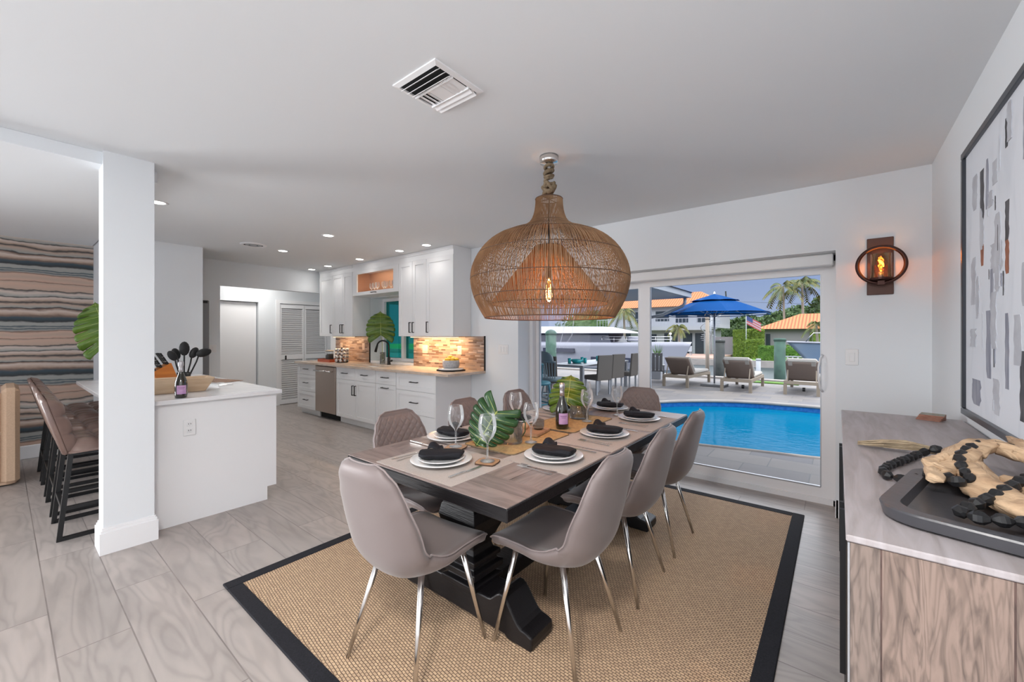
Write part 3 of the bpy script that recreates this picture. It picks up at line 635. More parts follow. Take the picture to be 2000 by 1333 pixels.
for lv in range(4):
    for i in range(9):
        a = 2*pi*i/9+lv*.1
        if pm is None: pm = pod.build('coffee_pod', M['foil'], t, True); o = pm
        else: o = pm.copy(); C.objects.link(o)
        o.parent = t; o.location = (.07*cos(a), .07*sin(a), .035+lv*.06); o.rotation_euler = (0, pi/2, a)

def leaf_mesh(Lw=.42, Ll=.50, droop=.25, split=True, seed=1, curl=.12, nl=7):
    """monstera leaf: petiole joint at origin, blade runs to +Y, with deep slits; returns blade MB, rib MB"""
    rn = random.Random(seed)
    def width(t):      # half width along midrib t 0..1
        return Lw/2*sin(pi*min(.995, (t+.20)/1.20)**.85)**.55
    def z_at(x, y): return -droop*(y/Ll)**2*Ll - curl*abs(x)*abs(x)/Lw*2 + .012*sin(y*40)
    b = MB(); r = MB(); sl = nl
    for side in (-1, 1):
        # lobes: each lobe is a curved strip from midrib to margin
        for i in range(sl):
            t0 = i/sl; t1 = (i+1)/sl
            gap = .022 if split else .0
            n1, n2 = 9, 7
            def P(u, v, t0=t0, t1=t1, side=side, i=i):
                # u across from the rib (0) to the margin (1); v along the lobe's breadth
                g = gap*(max(0, (u-.42)/.58)**.5)*1.6+gap*.0
                tt = t0+(t1-t0)*(v*(1-g*2)+g)
                if v <= 0: tt = t0+(t1-t0)*g*1.2
                if v >= 1: tt = t1-(t1-t0)*g*1.2
                sweep = .30*(1-.25*tt)
                y0 = (tt**1.05)*Ll*.98
                w_ = width(tt)
                x = w_*u; 
                back = -.34*Ll*(1-tt)**2.4*(u**.9)          # basal lobes reach back past the joint
                y = y0*(1-.10*u)+sweep*w_*u*.7*tt+back
                if split: x *= (1-.07*abs(2*v-1)**3*(u**3))
                x *= side
                return (x, y, z_at(x, y)+.012*sin(pi*v)*u)
            b.grid(P, n1, n2)
            r.tube([P(u, .5) if u > 0 else P(0, .5) for u in (0, .3, .6, .85)], [.0022, .0018, .0012, .0006], 4)
    r.tube([(0, y*Ll, z_at(0, y*Ll)+.002) for y in [k/10 for k in range(0, 11)]], [.0045-.0035*k/10 for k in range(11)], 6)
    return b, r
def monstera(name, label, loc, rot, Lw, Ll, droop, m_, seed=1, stem=None, parent=None, curl=.12, stem_r=.0045):
    """thing origin at the foot of the stem; rot = matrix of the blade at the joint (last stem point)"""
    t = thing(name, label, 'monstera leaf', loc)
    b, r = leaf_mesh(Lw, Ll, droop, True, seed, curl)
    j = Vector(stem[-1]) if stem else Vector((0, 0, 0))
    bl = b.build('blade', m_, t, True); mod = bl.modifiers.new('thick', 'SOLIDIFY'); mod.thickness = .0015
    ri = r.build('midrib', M['vein'], t, True)
    for o in (bl, ri): o.location = j; o.rotation_euler = rot
    if stem:
        MB().tube(stem, stem_r, 8).build('leaf_stem', M['vein'] if m_ is M['leaf2'] else M['leaf'], t, True)
    return t
def vase(label, loc, r, h_, m_=None):
    t = thing('glass_vase', label, 'vase', loc)
    MB().lathe([(0, .0), (r*.96, .0), (r, .004), (r, h_), (r-.003, h_), (r-.004, .012), (0, .012)], 32, cap=False).build('glass_body', M['vaseglass'], t, True)
    return t
def pebbles(label, loc, r, h_, n_, m_, s_=.012):
    rn = random.Random(3); mb = MB()
    for i in range(n_):
        a = rn.uniform(0, 2*pi); q = r*sqrt(rn.random()); mb.ball((q*cos(a), q*sin(a), s_*.7+rn.random()*h_), s_*rn.uniform(.7, 1.1), 7, 5, (1, 1, .7))
    o = mb.build('pebbles', m_, None, True, loc); tag(o, label, 'pebbles', kind='stuff'); return o
# vase with leaf at the window
vx, vy = -5.79, 3.88
vase('tall slim glass vase of pebbles on the worktop by the window', (vx, vy, .92), .042, .19)
pebbles('grey green pebbles filling the vase by the kitchen window', (vx, vy, .933), .03, .13, 60, M['hedge'], .010)
monstera('monstera_leaf', 'round green monstera leaf standing in the vase at the kitchen window', (vx, vy, .95), (radians(100), radians(0), radians(50)), .46, .40, .02, M['leaf2'], 2, [(0, 0, 0), (-.004, 0, .15), (-.01, 0, .3), (-.02, -.02, .44)], curl=.05)
t = thing('stoneware_bowl', 'round speckled grey bowl holding lemons on a white cake board', 'bowl', (-3.98, 3.70, .957))
MB().lathe([(0, .0), (.09, .0), (.105, .012), (.112, .05), (.108, .10), (.100, .10), (.104, .05), (.095, .02), (0, .015)], 32).build('bowl_body', M['stoneware'], t, True)
lem = MB().ball((0, 0, .03), .031, 14, 10, (1.25, 1, 1)).build('lemon', M['lemon'], None, True, (-4.03, 3.68, 1.03)); tag(lem, 'yellow lemon heaped in the grey stoneware bowl', 'lemon', 'lemons in the stoneware bowl')
for x, y, z in ((-3.98, 3.73, 1.045), (-3.93, 3.68, 1.035), (-3.97, 3.65, 1.03), (-4.03, 3.74, 1.03), (-3.92, 3.74, 1.03), (-3.98, 3.69, 1.06)):
    o = lem.copy(); C.objects.link(o); o.location = (x, y, z); o.rotation_euler = (0, 0, random.random()*6)
t = thing('cake_board', 'white and black footed board under the lemon bowl', 'serving board', (-3.96, 3.68, .92))
MB().box(-.15, .15, -.12, .12, 0, .018, bev=.004).build('foot', M['bead'], t); MB().lathe([(0, .018), (.16, .018), (.165, .022), (.165, .034), (0, .036)], 32).build('board', M['plate'], t, True)

# ---- fridge
t = thing('refrigerator', 'grey sided refrigerator standing in the niche behind the stub wall', 'refrigerator', (-7.08, 1.39, 0))
MB().box(-.38, .38, -.39, .39, .03, 1.86, bev=.01).build('cabinet_body', M['grey'], t)
MB().box(.3805, .383, .16, .37, 1.82, 1.855).build('badge', M['dark'], t)
MB().box(-.36, .36, -.36, .36, 0, .03).build('base_grille', M['dark'], t)

# ================================================================== ISLAND
isl = thing('kitchen_island', 'white island cabinet with plain end panel and toe kick', 'island', (-4.9, 1.1, 0)); T = Matrix.Translation((4.9, -1.1, 0))
MB().box(-3.782, -3.76, .655, 1.405, 0, .885, T).box(-3.782, -3.76, 1.405, 1.475, .11, .885, T).build('end_panel', M['cab'], isl)
MB().box(-5.95, -3.783, .80, 1.455, .11, .885, T).box(-5.95, -3.783, .80, 1.39, 0, .11, T).build('carcass', M['cab'], isl)
for i in range(3):
    m_ = MB(); x0 = -5.94+i*.72; m_.box(x0, x0+.71, 1.456, 1.478, .70, .88, T); m_.build('drawer', M['cab'], isl); m_ = MB(); m_.box(x0, x0+.71, 1.456, 1.478, .115, .69, T); m_.build('door', M['cab'], isl)
tag(MB().box(-6.0, -3.81, .477, 1.505, .888, .92, bev=.003).box(-3.811, -3.715, .66, 1.505, .888, .92, bev=.003).build('island_countertop', M['quartz']), 'white quartz island countertop wrapping the column', 'countertop')

def bottle(label, loc, rz, s=1.0):
    t = thing('sparkling_wine_bottle', label, 'bottle', loc, rz)
    MB().lathe([(r*s, z*s) for r, z in [(0, .006), (.030, .0), (.043, .004), (.0455, .03), (.0455, .115), (.043, .14), (.034, .17), (.023, .20), (.0165, .225), (.0150, .25), (.015, .262)]], 32).build('glass_body', M['bottle'], t, True)
    MB().lathe([(r*s, z*s) for r, z in [(.0168, .222), (.0165, .25), (.0158, .27), (.0195, .278), (.0195, .296), (.018, .31), (.010, .316), (0, .317)]], 24).build('foil_cap', M['foil'], t, True)
    # curved paper label on the +X side
    def lf(u, v): a = (u-.5)*1.5; return (.0461*s*cos(a), .0461*s*sin(a), (.035+.075*v)*s)
    lb = MB().grid(lf, 12, 2).build('label', M['label'], t, True)
    MB().grid(lambda u, v: (.0464*s*cos((u-.5)*1.0), .0464*s*sin((u-.5)*1.0), (.088+.004*v)*s), 8, 2).grid(lambda u, v: (.0464*s*cos((u-.5)*.7), .0464*s*sin((u-.5)*.7), (.078+.003*v)*s), 8, 2).build('label_print', mat('dark_plum_ink', (.20, .08, .22), .6), lb, True)
    return t
bottle('small sparkling wine bottle with lilac label on the island corner', (-3.80, .835, .92), -.15, .86)
# dough bowl
t = thing('wooden_dough_bowl', 'long pale wooden trough bowl on the island', 'bowl', (-4.20, .80, .92), radians(86))
M['pale'] = mat('pale_unfinished_wood', (.58, .43, .29), .65, col2=(.47, .33, .21), scale=4, stretch=(1, 6, 6))
mb = MB(); L0, W0 = .33, .12
def ring(l, w_, z): return [(-l, -w_, z), (l, -w_, z), (l, w_, z), (-l, w_, z)]
vs = ring(.27, .08, 0)+ring(.33, .125, .115)+ring(.305, .105, .115)+ring(.25, .065, .02)
fs = [(3, 2, 1, 0)]
for k in range(3):
    for i in range(4): j = (i+1) % 4; fs.append((k*4+i, k*4+j, k*4+4+j, k*4+4+i))
fs.append((12, 13, 14, 15)); mb.add(vs, fs); o = mb.build('trough', M['pale'], t); bv = o.modifiers.new('b', 'BEVEL'); bv.width = .012; bv.segments = 3
t = thing('knife_block', 'orange wooden knife block full of black handled knives', 'knife block', (-5.0, .985, .92), radians(100))
M['orange'] = mat('orange_stained_wood', (.60, .20, .03), .4, col2=(.48, .14, .02), scale=3, stretch=(1, 8, 8))
MB().add([(-.07, -.055, 0), (.09, -.055, 0), (.09, .055, 0), (-.07, .055, 0), (-.12, -.055, .12), (.02, -.055, .20), (.02, .055, .20), (-.12, .055, .12)], [(3, 2, 1, 0), (0, 1, 5, 4), (1, 2, 6, 5), (2, 3, 7, 6), (3, 0, 4, 7), (4, 5, 6, 7)]).build('block', M['orange'], t)
for i in range(3):
    for j in range(3):
        a = Vector((-.10+i*.05, -.035+j*.035, .135+i*.028)); dv = Vector((-.5, 0, .86))
        kn = MB().bar(a, a+dv*.12, .022, .014).build('knife_handle', M['bead'], t)
        MB().bar(a+dv*.03, a+dv*.034, .0235, .0155).bar(a+dv*.08, a+dv*.084, .0235, .0155).build('rivets', M['silver'], kn)
t = thing('utensil_holder', 'dark holder of black cooking utensils behind the wine bottle', 'utensil holder', (-5.0, 1.12, .92))
MB().lathe([(.05, 0), (.055, .10), (.05, .10), (.045, .01), (0, .01)], 24).build('pot', M['bead'], t, True)
for i, (dx, dy, hh, w_) in enumerate(((-.05, -.04, .26, .03), (.02, .0, .31, .036), (.03, .12, .29, .035), (-.02, .07, .27, .03), (.05, -.08, .25, .028))):
    u = MB().tube([(dx*.2, dy*.2, .02), (dx*.7, dy*.8, hh*.7), (dx, dy, hh)], .007, 6)
    an = atan2(dy*1.9, hh) if i != 2 else 1.25
    u.ball((0, 0, .035), w_*1.25, 12, 8, (.35, .95, 1.55), M=Matrix.Translation((dx, dy, hh-.012)) @ Matrix.Rotation(-an, 4, 'X')); u.build('utensil', M['bead'], t, True)
t = MB().box(-.30, .30, -.11, .11, 0, .006, bev=.002).build('seagrass_mat', mat('tan_seagrass_mat', (.34, .22, .16), .85, col2=(.26, .165, .12), scale=60, bump=.6, bdist=.004), None, False, (-5.0, 1.36, .92), (0, 0, radians(16)))
tag(t, 'tan woven mat lying on the far end of the island', 'mat')
t = thing('folded_cloth', 'white folded cloth between the trough bowl and woven mat', 'cloth', (-4.50, 1.27, .92), radians(20))
MB().box(-.09, .09, -.07, .07, 0, .008, bev=.003).box(-.085, .09, -.065, .07, .008, .016, bev=.003).build('layers', M['plate'], t)
# vase with leaf left of the column
t = thing('glass_vase', 'glass vase hidden behind the column with a leaf leaning out', 'vase', (-5.6, .72, .92))
MB().lathe([(0, .0), (.05, .0), (.055, .2), (.052, .2), (.047, .01), (0, .01)], 24, cap=False).build('glass_body', M['vaseglass'], t, True)
monstera('monstera_leaf', 'green monstera leaf showing past the left edge of the column', (-5.6, .72, .94), (radians(82), radians(-15), radians(75)), .44, .42, .04, M['leaf2'], 4, [(0, 0, 0), (.0, -.03, .2), (.0, -.06, .38)], curl=.08)
# ================================================================== BAR STOOLS
def make_stool(loc, label):
    t = thing('bar_stool', label, 'bar stool', loc, 0, None)
    w_ = .235
    def cushion(x0, x1, n_, fn, name):
        mb = MB()
        mb.grid(fn, 37, 25)
        return mb
    # seat: padded block with square tufting, local y forward
    def seat(u, v):
        x = (u-.5)*2*w_; y = -.17+v*.46
        e1 = min(1, min(u, 1-u)*9); e2 = min(1, min(v, 1-v)*9)
        q = abs(sin(pi*u*3))*abs(sin(pi*v*3)); z = .60+.065*(e1*e2)**.4+.026*q**.3-.02
        return (x, y, z)
    mb = MB().grid(seat, 31, 31)
    mb.box(-w_, w_, -.17, .29, .575, .60, bev=.01)
    mb.build('seat', M['leather'], t, True)
    def back(u, v):
        x = (u-.5)*2*w_; h_ = v*.38; e1 = min(1, min(u, 1-u)*9); e2 = min(1, min(v, 1-v)*7)
        q = abs(sin(pi*u*3))*abs(sin(pi*v*3))
        return (x, -.155-h_*.26+.045*(e1*e2)**.4+.022*q**.3-.008, .585+h_)
    bk = MB().grid(back, 31, 31)
    c_, s_ = cos(.255), sin(.255)
    bk.box(-w_, w_, -.035, .0, 0, .392, Matrix.Translation((0, -.155, .58)) @ Matrix.Rotation(.255, 4, 'X'), bev=.012)
    bk.build('backrest', M['leather'], t, True)
    for sx_ in (-1, 1):
        x = sx_*(w_-.02)
        for a, b in (((x, -.15, .585), (x, -.20, .013)), ((x, -.20, .013), (x, .30, .013)), ((x, .30, .013), (x, .25, .585))):
            pass
        f = MB(); f.bar((x, -.15, .585), (x, -.205, .0), .026, .026); f.build('leg', M['black'], t)
        f = MB(); f.bar((x, .25, .585), (x, .31, .0), .026, .026); f.build('leg', M['black'], t)
        MB().box(x-.013, x+.013, -.205, .31, 0, .024).build('floor_rail', M['black'], t)
        MB().box(x-.012, x+.012, -.185, .285, .20, .224).build('side_rail', M['black'], t)
        MB().box(x-.012, x+.012, -.16, .255, .565, .585).build('seat_rail', M['black'], t)
    MB().box(-w_+.02, w_-.02, -.195, -.172, .20, .224).build('stretcher', M['black'], t)
    MB().box(-w_+.02, w_-.02, .275, .298, .20, .224).build('footrest', M['black'], t)
    return t
st = make_stool((-4.29, .45, 0), 'brown tufted leather bar stool nearest the white column')
for x, lab in ((-4.90, 'brown leather bar stool second from the column'), (-5.53, 'brown leather bar stool third from the column'), (-6.12, 'brown leather bar stool farthest from the column, by the striped wall')):
    dup(st, lab, (x, .45, 0))
for o in [q for q in bpy.data.objects if q.name.split('.')[0] == 'bar_stool']: o['group'] = 'bar stools along the island'
# slipcovered armchair at the left edge
t = thing('slipcovered_chair', 'beige slipcovered dining chair cut off at the left edge', 'chair', (-6.25, -.22, 0), radians(0))
def skirt(u, v):
    a = 2*pi*u; k = 1+.02*(1-v)+.012*sin(9*a)*(1-v); X = max(-1, min(1, 1.35*cos(a)))*.30*k; Y = max(-1, min(1, 1.35*sin(a)))*.30*k
    return (X, Y, .015+v*.45)
MB().grid(skirt, 60, 8, wrapu=True).build('skirt', M['slip'], t, True)
MB().box(-.31, .31, -.31, .31, .45, .53, bev=.03).build('seat_cushion', M['slip'], t)
MB().box(-.335, .335, .225, .335, .02, .90, bev=.03).box(.225, .335, -.32, .225, .02, .88, bev=.03).build('backrest', M['slip'], t)

# ================================================================== RUG
t = thing('area_rug', 'woven seagrass rug with wide black binding under the dining table', 'rug', (0, 0, 0))
rx0, rx1, ry0, ry1 = -2.65, -.20, .765, 3.825
MB().box(rx0+.05, rx1-.05, ry0+.05, ry1-.05, 0, .010).build('woven_field', M['rug'], t)
def bind(u, v): pass
b_ = MB(); bw = .075
b_.box(rx0, rx0+bw, ry0, ry1, 0, .0125, bev=.003); b_.box(rx1-bw, rx1, ry0, ry1, 0, .0125, bev=.003); b_.box(rx0+bw, rx1-bw, ry0, ry0+bw, 0, .0125, bev=.003); b_.box(rx0+bw, rx1-bw, ry1-bw, ry1, 0, .0125, bev=.003)
b_.build('binding', M['rugedge'], t)
RZ = .0125

# ================================================================== DINING TABLE
tx0, tx1, ty0, ty1, TZ = -2.00, -.925, 1.13, 3.37, .76
tb = thing('dining_table', 'long weathered wood dining table with black edge on two carved pedestals', 'table', (-1.4625, 2.25, RZ)); ox, oy = -1.4625, 2.25
T = Matrix.Translation((-ox, -oy, -RZ))
MB().box(tx0, tx1, ty0, ty1, .705, .756, T, bev=.004).build('table_edge', M['ebony'], tb)
MB().box(tx0+.004, tx1-.004, ty0+.235, ty1-.235, .7562, TZ, T).build('tabletop', M['tabletop'], tb)
for a, b in ((ty0+.004, ty0+.233), (ty1-.233, ty1-.004)): MB().box(tx0+.004, tx1-.004, a, b, .7562, TZ, T).build('end_board', M['endboard'], tb)
MB().box(tx0+.09, tx1-.09, ty0+.25, ty1-.25, .66, .705, T).build('apron', M['ebony'], tb)
prof = [(.165, .150), (.165, .175), (.125, .182), (.125, .200), (.170, .208), (.170, .238), (.135, .246), (.135, .262), (.155, .270), (.155, .292), (.115, .305), (.105, .33), (.125, .37), (.165, .43), (.18, .48), (.165, .53), (.13, .565), (.105, .585), (.10, .60), (.15, .612), (.15, .638), (.18, .645), (.18, .706)]
for yc in (1.505, 2.88):
    p = MB().lathe([(r*1.0, z) for r, z in prof], 4, rot=pi/4, c=(-1.4625, yc, 0), M=T, sx=1.0, sy=.9).build('pedestal', M['ebony'], tb)
    bv = p.modifiers.new('b', 'BEVEL'); bv.width = .004; bv.segments = 2; bv.limit_method = 'ANGLE'
    # scrolled foot (profile along X, extruded in Y)
    up = []
    for i in range(25):
        s_ = i/24
        x = .43*s_
        if s_ < .42: z = .142
        elif s_ < .60: z = .142+.048*sin((s_-.42)/.18*pi/2)**2
        elif s_ < .90: z = .19-.115*(.5-.5*cos((s_-.60)/.30*pi))
        else: z = .075-.012*((s_-.9)/.1)**2
        up.append((x, z))
    poly = [(.43, .0), (.436, .03), (.434, .058)]+up[::-1]
    poly = poly+[(-x, z) for x, z in up[1:]]+[(-.434, .058), (-.436, .03), (-.43, 0), (-.30, 0), (-.28, .015), (.28, .015), (.30, 0)]
    Rm = T @ Matrix.Translation((-1.4625, yc, RZ)) @ Matrix.Rotation(pi/2, 4, 'X')
    f = MB().prism([(x, z) for x, z in poly], -.083, .083, Rm).build('foot', M['ebony'], tb)
    bv = f.modifiers.new('b', 'BEVEL'); bv.width = .008; bv.segments = 2; bv.limit_method = 'ANGLE'; bv.angle_limit = radians(50)
MB().box(-1.4625-.075, -1.4625+.075, 1.59, 2.795, .055, .14, T, bev=.006).build('stretcher', M['ebony'], tb)

# ================================================================== DINING CHAIRS
def cat(P, n):
    out = []
    m_ = len(P)
    for i in range(n):
        t_ = i/(n-1)*(m_-1); k = min(int(t_), m_-2); f = t_-k
        p0, p1, p2, p3 = P[max(k-1, 0)], P[k], P[k+1], P[min(k+2, m_-1)]
        out.append(tuple(.5*((2*b)+(-a+c)*f+(2*a-5*b+4*c-d)*f*f+(-a+3*b-3*c+d)*f**3) for a, b, c, d in zip(p0, p1, p2, p3)))
    return out
PROF = cat([(.245, .415), (.228, .445), (.17, .462), (.08, .455), (0, .446), (-.09, .440), (-.16, .452), (-.205, .505), (-.23, .585), (-.252, .68), (-.275, .78), (-.30, .885)], 121)
HW = [(0, .11), (.035, .165), (.09, .205), (.2, .222), (.40, .222), (.52, .212), (.64, .222), (.76, .222), (.86, .205), (.93, .178), (.975, .135), (1, .085)]
def lerp(tab, v):
    for (a, x), (b, y) in zip(tab, tab[1:]):
        if v <= b:
            f = (v-a)/(b-a); f = f*f*(3-2*f); return x+(y-x)*f
    return tab[-1][1]
def prof_at(v):
    s_ = v*120; k = min(int(s_), 119); f = s_-k; a, b = PROF[k], PROF[k+1]
    y, z = a[0]+(b[0]-a[0])*f, a[1]+(b[1]-a[1])*f
    dy, dz = b[0]-a[0], b[1]-a[1]; L = sqrt(dy*dy+dz*dz)
    return y, z, dz/L, -dy/L        # point, inner normal
def shellpt(u, v, off=0.0):          # u -1..1
    y, z, ny, nz = prof_at(v); hw = lerp(HW, v)
    curl = lerp([(0, .0), (.1, .012), (.35, .03), (.52, .075), (.7, .055), (.9, .03), (1, .012)], v)
    c_ = curl*abs(u)**2.4+off
    return (hw*u*(1-.06*abs(u)**4), y+ny*c_, z+nz*c_)
def make_chair(label, loc, rz):
    t = thing('dining_chair', label, 'chair', loc, rz, 'mauve velvet chairs around the dining table')
    sh = MB()
    sh.grid(lambda u, v: shellpt(u*2-1, v, -lerp([(0, .052), (.45, .058), (.6, .042), (1, .036)], v)*(1-.48*abs(u*2-1)**6)*min(1, (1-v)*18+.42)*min(1, v*24+.6)), 29, 57)
    sh.grid(lambda u, v: shellpt(u*2-1, v, 0), 29, 57)
    n1, n2 = 29, 57
    b0, b1 = 0, n1*n2
    def rim(seq):
        for a, c in zip(seq, seq[1:]): sh.f.append((b0+a, b0+c, b1+c, b1+a))
    rim([j*n1 for j in range(n2)]); rim([j*n1+n1-1 for j in range(n2)]); rim(list(range(n1))); rim([(n2-1)*n1+i for i in range(n1)])
    sh.build('seat_shell', M['velvet'], t, True)
    def pad(u, v):
        U = u*2-1; V = .545+v*.425
        e = min(1, (1-abs(U))*10)**.5*min(1, min(v, 1-v)*14)**.5
        a = U*lerp(HW, V)/.052; b = (V*1.25)/.064
        g1 = abs(((a+b) % 1)-.5)*2; g2 = abs(((a-b) % 1)-.5)*2
        q = min(1-g1, 1-g2); q = min(1, q*2.6)**.6
        return shellpt(U*.955, V, .001+(.007+.007*q)*e)
    MB().grid(pad, 91, 81).build('backrest_pad', M['velvet'], t, True)
    def spad(u, v):
        U = u*2-1; V = .035+v*.47; e = min(1, (1-abs(U))*9)**.5*min(1, min(v, 1-v)*10)**.5
        return shellpt(U*.965, V, .001+.009*e+.003*sin(U*3.1+V*9)*e*.5)
    MB().grid(spad, 29, 29).build('seat_pad', M['velvet'], t, True)
    # piping around the rim
    path = [shellpt(-1, v/50) for v in range(0, 51)]+[shellpt(-1+2*k/12, 1) for k in range(1, 12)]+[shellpt(1, 1-v/50) for v in range(0, 51)]+[shellpt(1-2*k/10, 0) for k in range(1, 10)]
    MB().tube(path, .0035, 6, closed=True).build('piping', M['velvet2'], t, True)
    for sx_ in (-1, 1):
        for (ya, yb) in ((.13, .205), (-.10, -.215)):
            l_ = MB().tube([(sx_*.125, ya, .44), (sx_*.205, yb, .0)], [.0135, .0085], 16).build('leg', M['chrome'], t, True)
    MB().box(-.13, .13, -.11, .14, .40, .425, bev=.008).build('mounting_plate', M['black'], t)
    return t
ch = make_chair('mauve velvet chair at the near end of the table, its smooth back to the camera', (-1.44, 1.15, RZ), radians(4))
ch_spec = [((-1.00, 1.585, RZ), 90, 'mauve velvet chair nearest the camera on the console side of the table'),
 ((-1.00, 2.19, RZ), 91, 'mauve velvet chair in the middle of the console side of the table'),
 ((-1.00, 2.79, RZ), 90, 'mauve velvet chair on the console side nearest the glass door'),
 ((-1.93, 1.585, RZ), -90, 'mauve quilted chair on the kitchen side nearest the camera'),
 ((-1.95, 2.21, RZ), -89, 'mauve quilted chair in the middle of the kitchen side'),
 ((-1.95, 2.83, RZ), -91, 'mauve quilted chair on the kitchen side nearest the glass door'),
 ((-1.42, 3.42, RZ), 181, 'mauve quilted chair at the far end of the table before the glass door')]
for l_, a, lab in ch_spec: dup(ch, lab, l_, radians(a))

# ================================================================== TABLE SETTINGS
def place_names(): pass
def mat_box(label, x0, x1, y0, y1, rz=0):
    o = MB().box(-(x1-x0)/2, (x1-x0)/2, -(y1-y0)/2, (y1-y0)/2, 0, .0022).build('placemat', M['matcloth'], None, False, ((x0+x1)/2, (y0+y1)/2, TZ+.0003), (0, 0, rz))
    return tag(o, label, 'placemat', 'taupe cloth placemats')
MZ = TZ+.003
seats = [  # centre of plate, facing angle of the sitter (0 = facing +Y), phrase
 (-1.515, 1.345, 0, 'at the near end of the table'),
 (-1.125, 1.745, 90, 'at the console side seat nearest the camera'),
 (-1.135, 2.34, 90, 'at the middle console side seat'),
 (-1.145, 2.93, 90, 'at the console side seat nearest the glass door'),
 (-1.82, 1.70, -90, 'at the kitchen side seat nearest the camera'),
 (-1.80, 2.30, -90, 'at the middle kitchen side seat'),
 (-1.80, 2.90, -90, 'at the kitchen side seat nearest the glass door'),
 (-1.50, 3.20, 180, 'at the far end of the table')]
mats = [(-1.77, -1.235, 1.150, 1.565), (-1.315, -.935, 1.43, 1.97), (-1.315, -.935, 2.02, 2.56), (-1.315, -.935, 2.61, 3.14), (-1.985, -1.60, 1.60, 2.03), (-1.985, -1.60, 2.07, 2.57), (-1.985, -1.60, 2.62, 3.12), (-1.76, -1.25, 2.99, 3.36)]
# the two end mats overlap their neighbours slightly on the table: keep them clear of each other
mats[1] = (-1.315, -.935, 1.57, 1.99); mats[7] = (-1.74, -1.24, 3.145, 3.36); mats[6] = (-1.985, -1.60, 2.62, 3.10)
for (x, y, a, ph), m4 in zip(seats, mats): mat_box('taupe cloth placemat '+ph, *m4)
plate0 = fork0 = knife0 = glass0 = coaster0 = napk0 = None
def mk(proto, builder, name, label, cat, loc, rz, group):
    if proto is None:
        t = thing(name, label, cat, loc, rz, group); builder(t); return t, t
    return proto, dup(proto, label, loc, rz)
def b_plate(t):
    MB().lathe([(0, .001), (.085, .0), (.095, .004), (.145, .016), (.150, .019), (.148, .021), (.10, .010), (.09, .007), (0, .007)], 56).build('plate_body', M['plate'], t, True)
def b_salad(t):
    MB().lathe([(0, .001), (.062, .0), (.07, .004), (.108, .014), (.112, .018), (.109, .019), (.075, .008), (.066, .005), (0, .005)], 48).build('plate_body', M['plate'], t, True)
M['rimgrey'] = mat('grey_ring_glaze', (.45, .45, .45), .2)
def b_fork(t):
    mb = MB(); mb.prism([(-.0045, -.10), (.0045, -.10), (.0028, .0), (.003, .045), (-.003, .045), (-.0028, 0)], .001, .003)
    for x in (-.0095, -.0032, .0032, .0095): mb.prism([(x-.0016, .06), (x+.0016, .06), (x+.001, .10), (x-.001, .10)], .002, .0035)
    mb.prism([(-.003, .045), (.003, .045), (.0115, .055), (.0115, .062), (-.0115, .062), (-.0115, .055)], .0015, .0035)
    mb.build('fork_body', M['silver'], t)
def b_knife(t):
    mb = MB(); mb.prism([(-.006, -.115), (.006, -.115), (.005, -.01), (-.005, -.01)], .001, .006); k = mb.build('knife_handle', M['silver'], t)
    MB().prism([(-.0045, -.01), (.008, -.01), (.009, .06), (.005, .10), (-.002, .115), (-.0045, .10)], .002, .0035).build('knife_blade', M['silver'], t)
def b_coaster(t):
    rn = random.Random(5); poly = []
    for i in range(22):
        a = 2*pi*i/22; r_ = .052/max(abs(cos(a)), abs(sin(a)))**.75*(1+rn.uniform(-.03, .03)); poly.append((r_*cos(a), r_*sin(a)))
    o = MB().prism(poly, 0, .007).build('slab', M['wood'], t); poly2 = [(x*1.03, y*1.03) for x, y in poly]
    MB().tube([(x*1.0, y*1.0, .0035) for x, y in poly], .004, 6, closed=True).build('bark_edge', mat('dark_bark', (.10, .055, .035), .9, bump=1, scale=80), t)
M['napkin2'] = M['napkin']
def b_napkin(t):
    def f(u, v):      # u along the length, v around
        s_ = u*2-1; L = .104
        w_ = .062*(1-.42*abs(s_)**2.2)*(1-.22*math.exp(-((s_+.25)/.25)**2)); hgt = .042*(1-.30*abs(s_)**2)
        a = 2*pi*v; k = 1+.10*sin(3*a+1.6*s_)+.035*sin(7*a-3*s_)
        x = s_*L*(1+.06*sin(a)); y = w_*cos(a)*k+.016*sin(2.4*s_)+.006; z = max(.0, hgt*(.46+.54*sin(a)*k))+.008*s_*s_
        if abs(s_) > .985: y *= .6; z = z*.7+.008
        return (x, y, z)
    mb = MB(); mb.grid(lambda v, u: f(u, v), 44, 41, wrapu=True)
    n_ = 44; mb.f.append(tuple(range(n_))); mb.f.append(tuple(40*n_+i for i in range(n_)))
    mb.build('folded_cloth', M['napkin'], t, True)
    def flap(u, v):
        return (-.085+u*.085*(1-.5*v)+.01*v, .030+.062*v, .026+.034*sin(pi*(v*.75+.1))*(1-.3*u)+.006*sin(6*u))
    o = MB().grid(flap, 16, 12).build('cloth_corner', M['napkin'], t, True); s_ = o.modifiers.new('s', 'SOLIDIFY'); s_.thickness = .006
salad0 = None
glass_off = {0: (.185, .13), 1: (.16, .17), 2: (.16, .13), 3: (.03, .17), 4: (-.10, .13), 5: (.1, .14), 6: (-.05, .16), 7: (-.12, .12)}
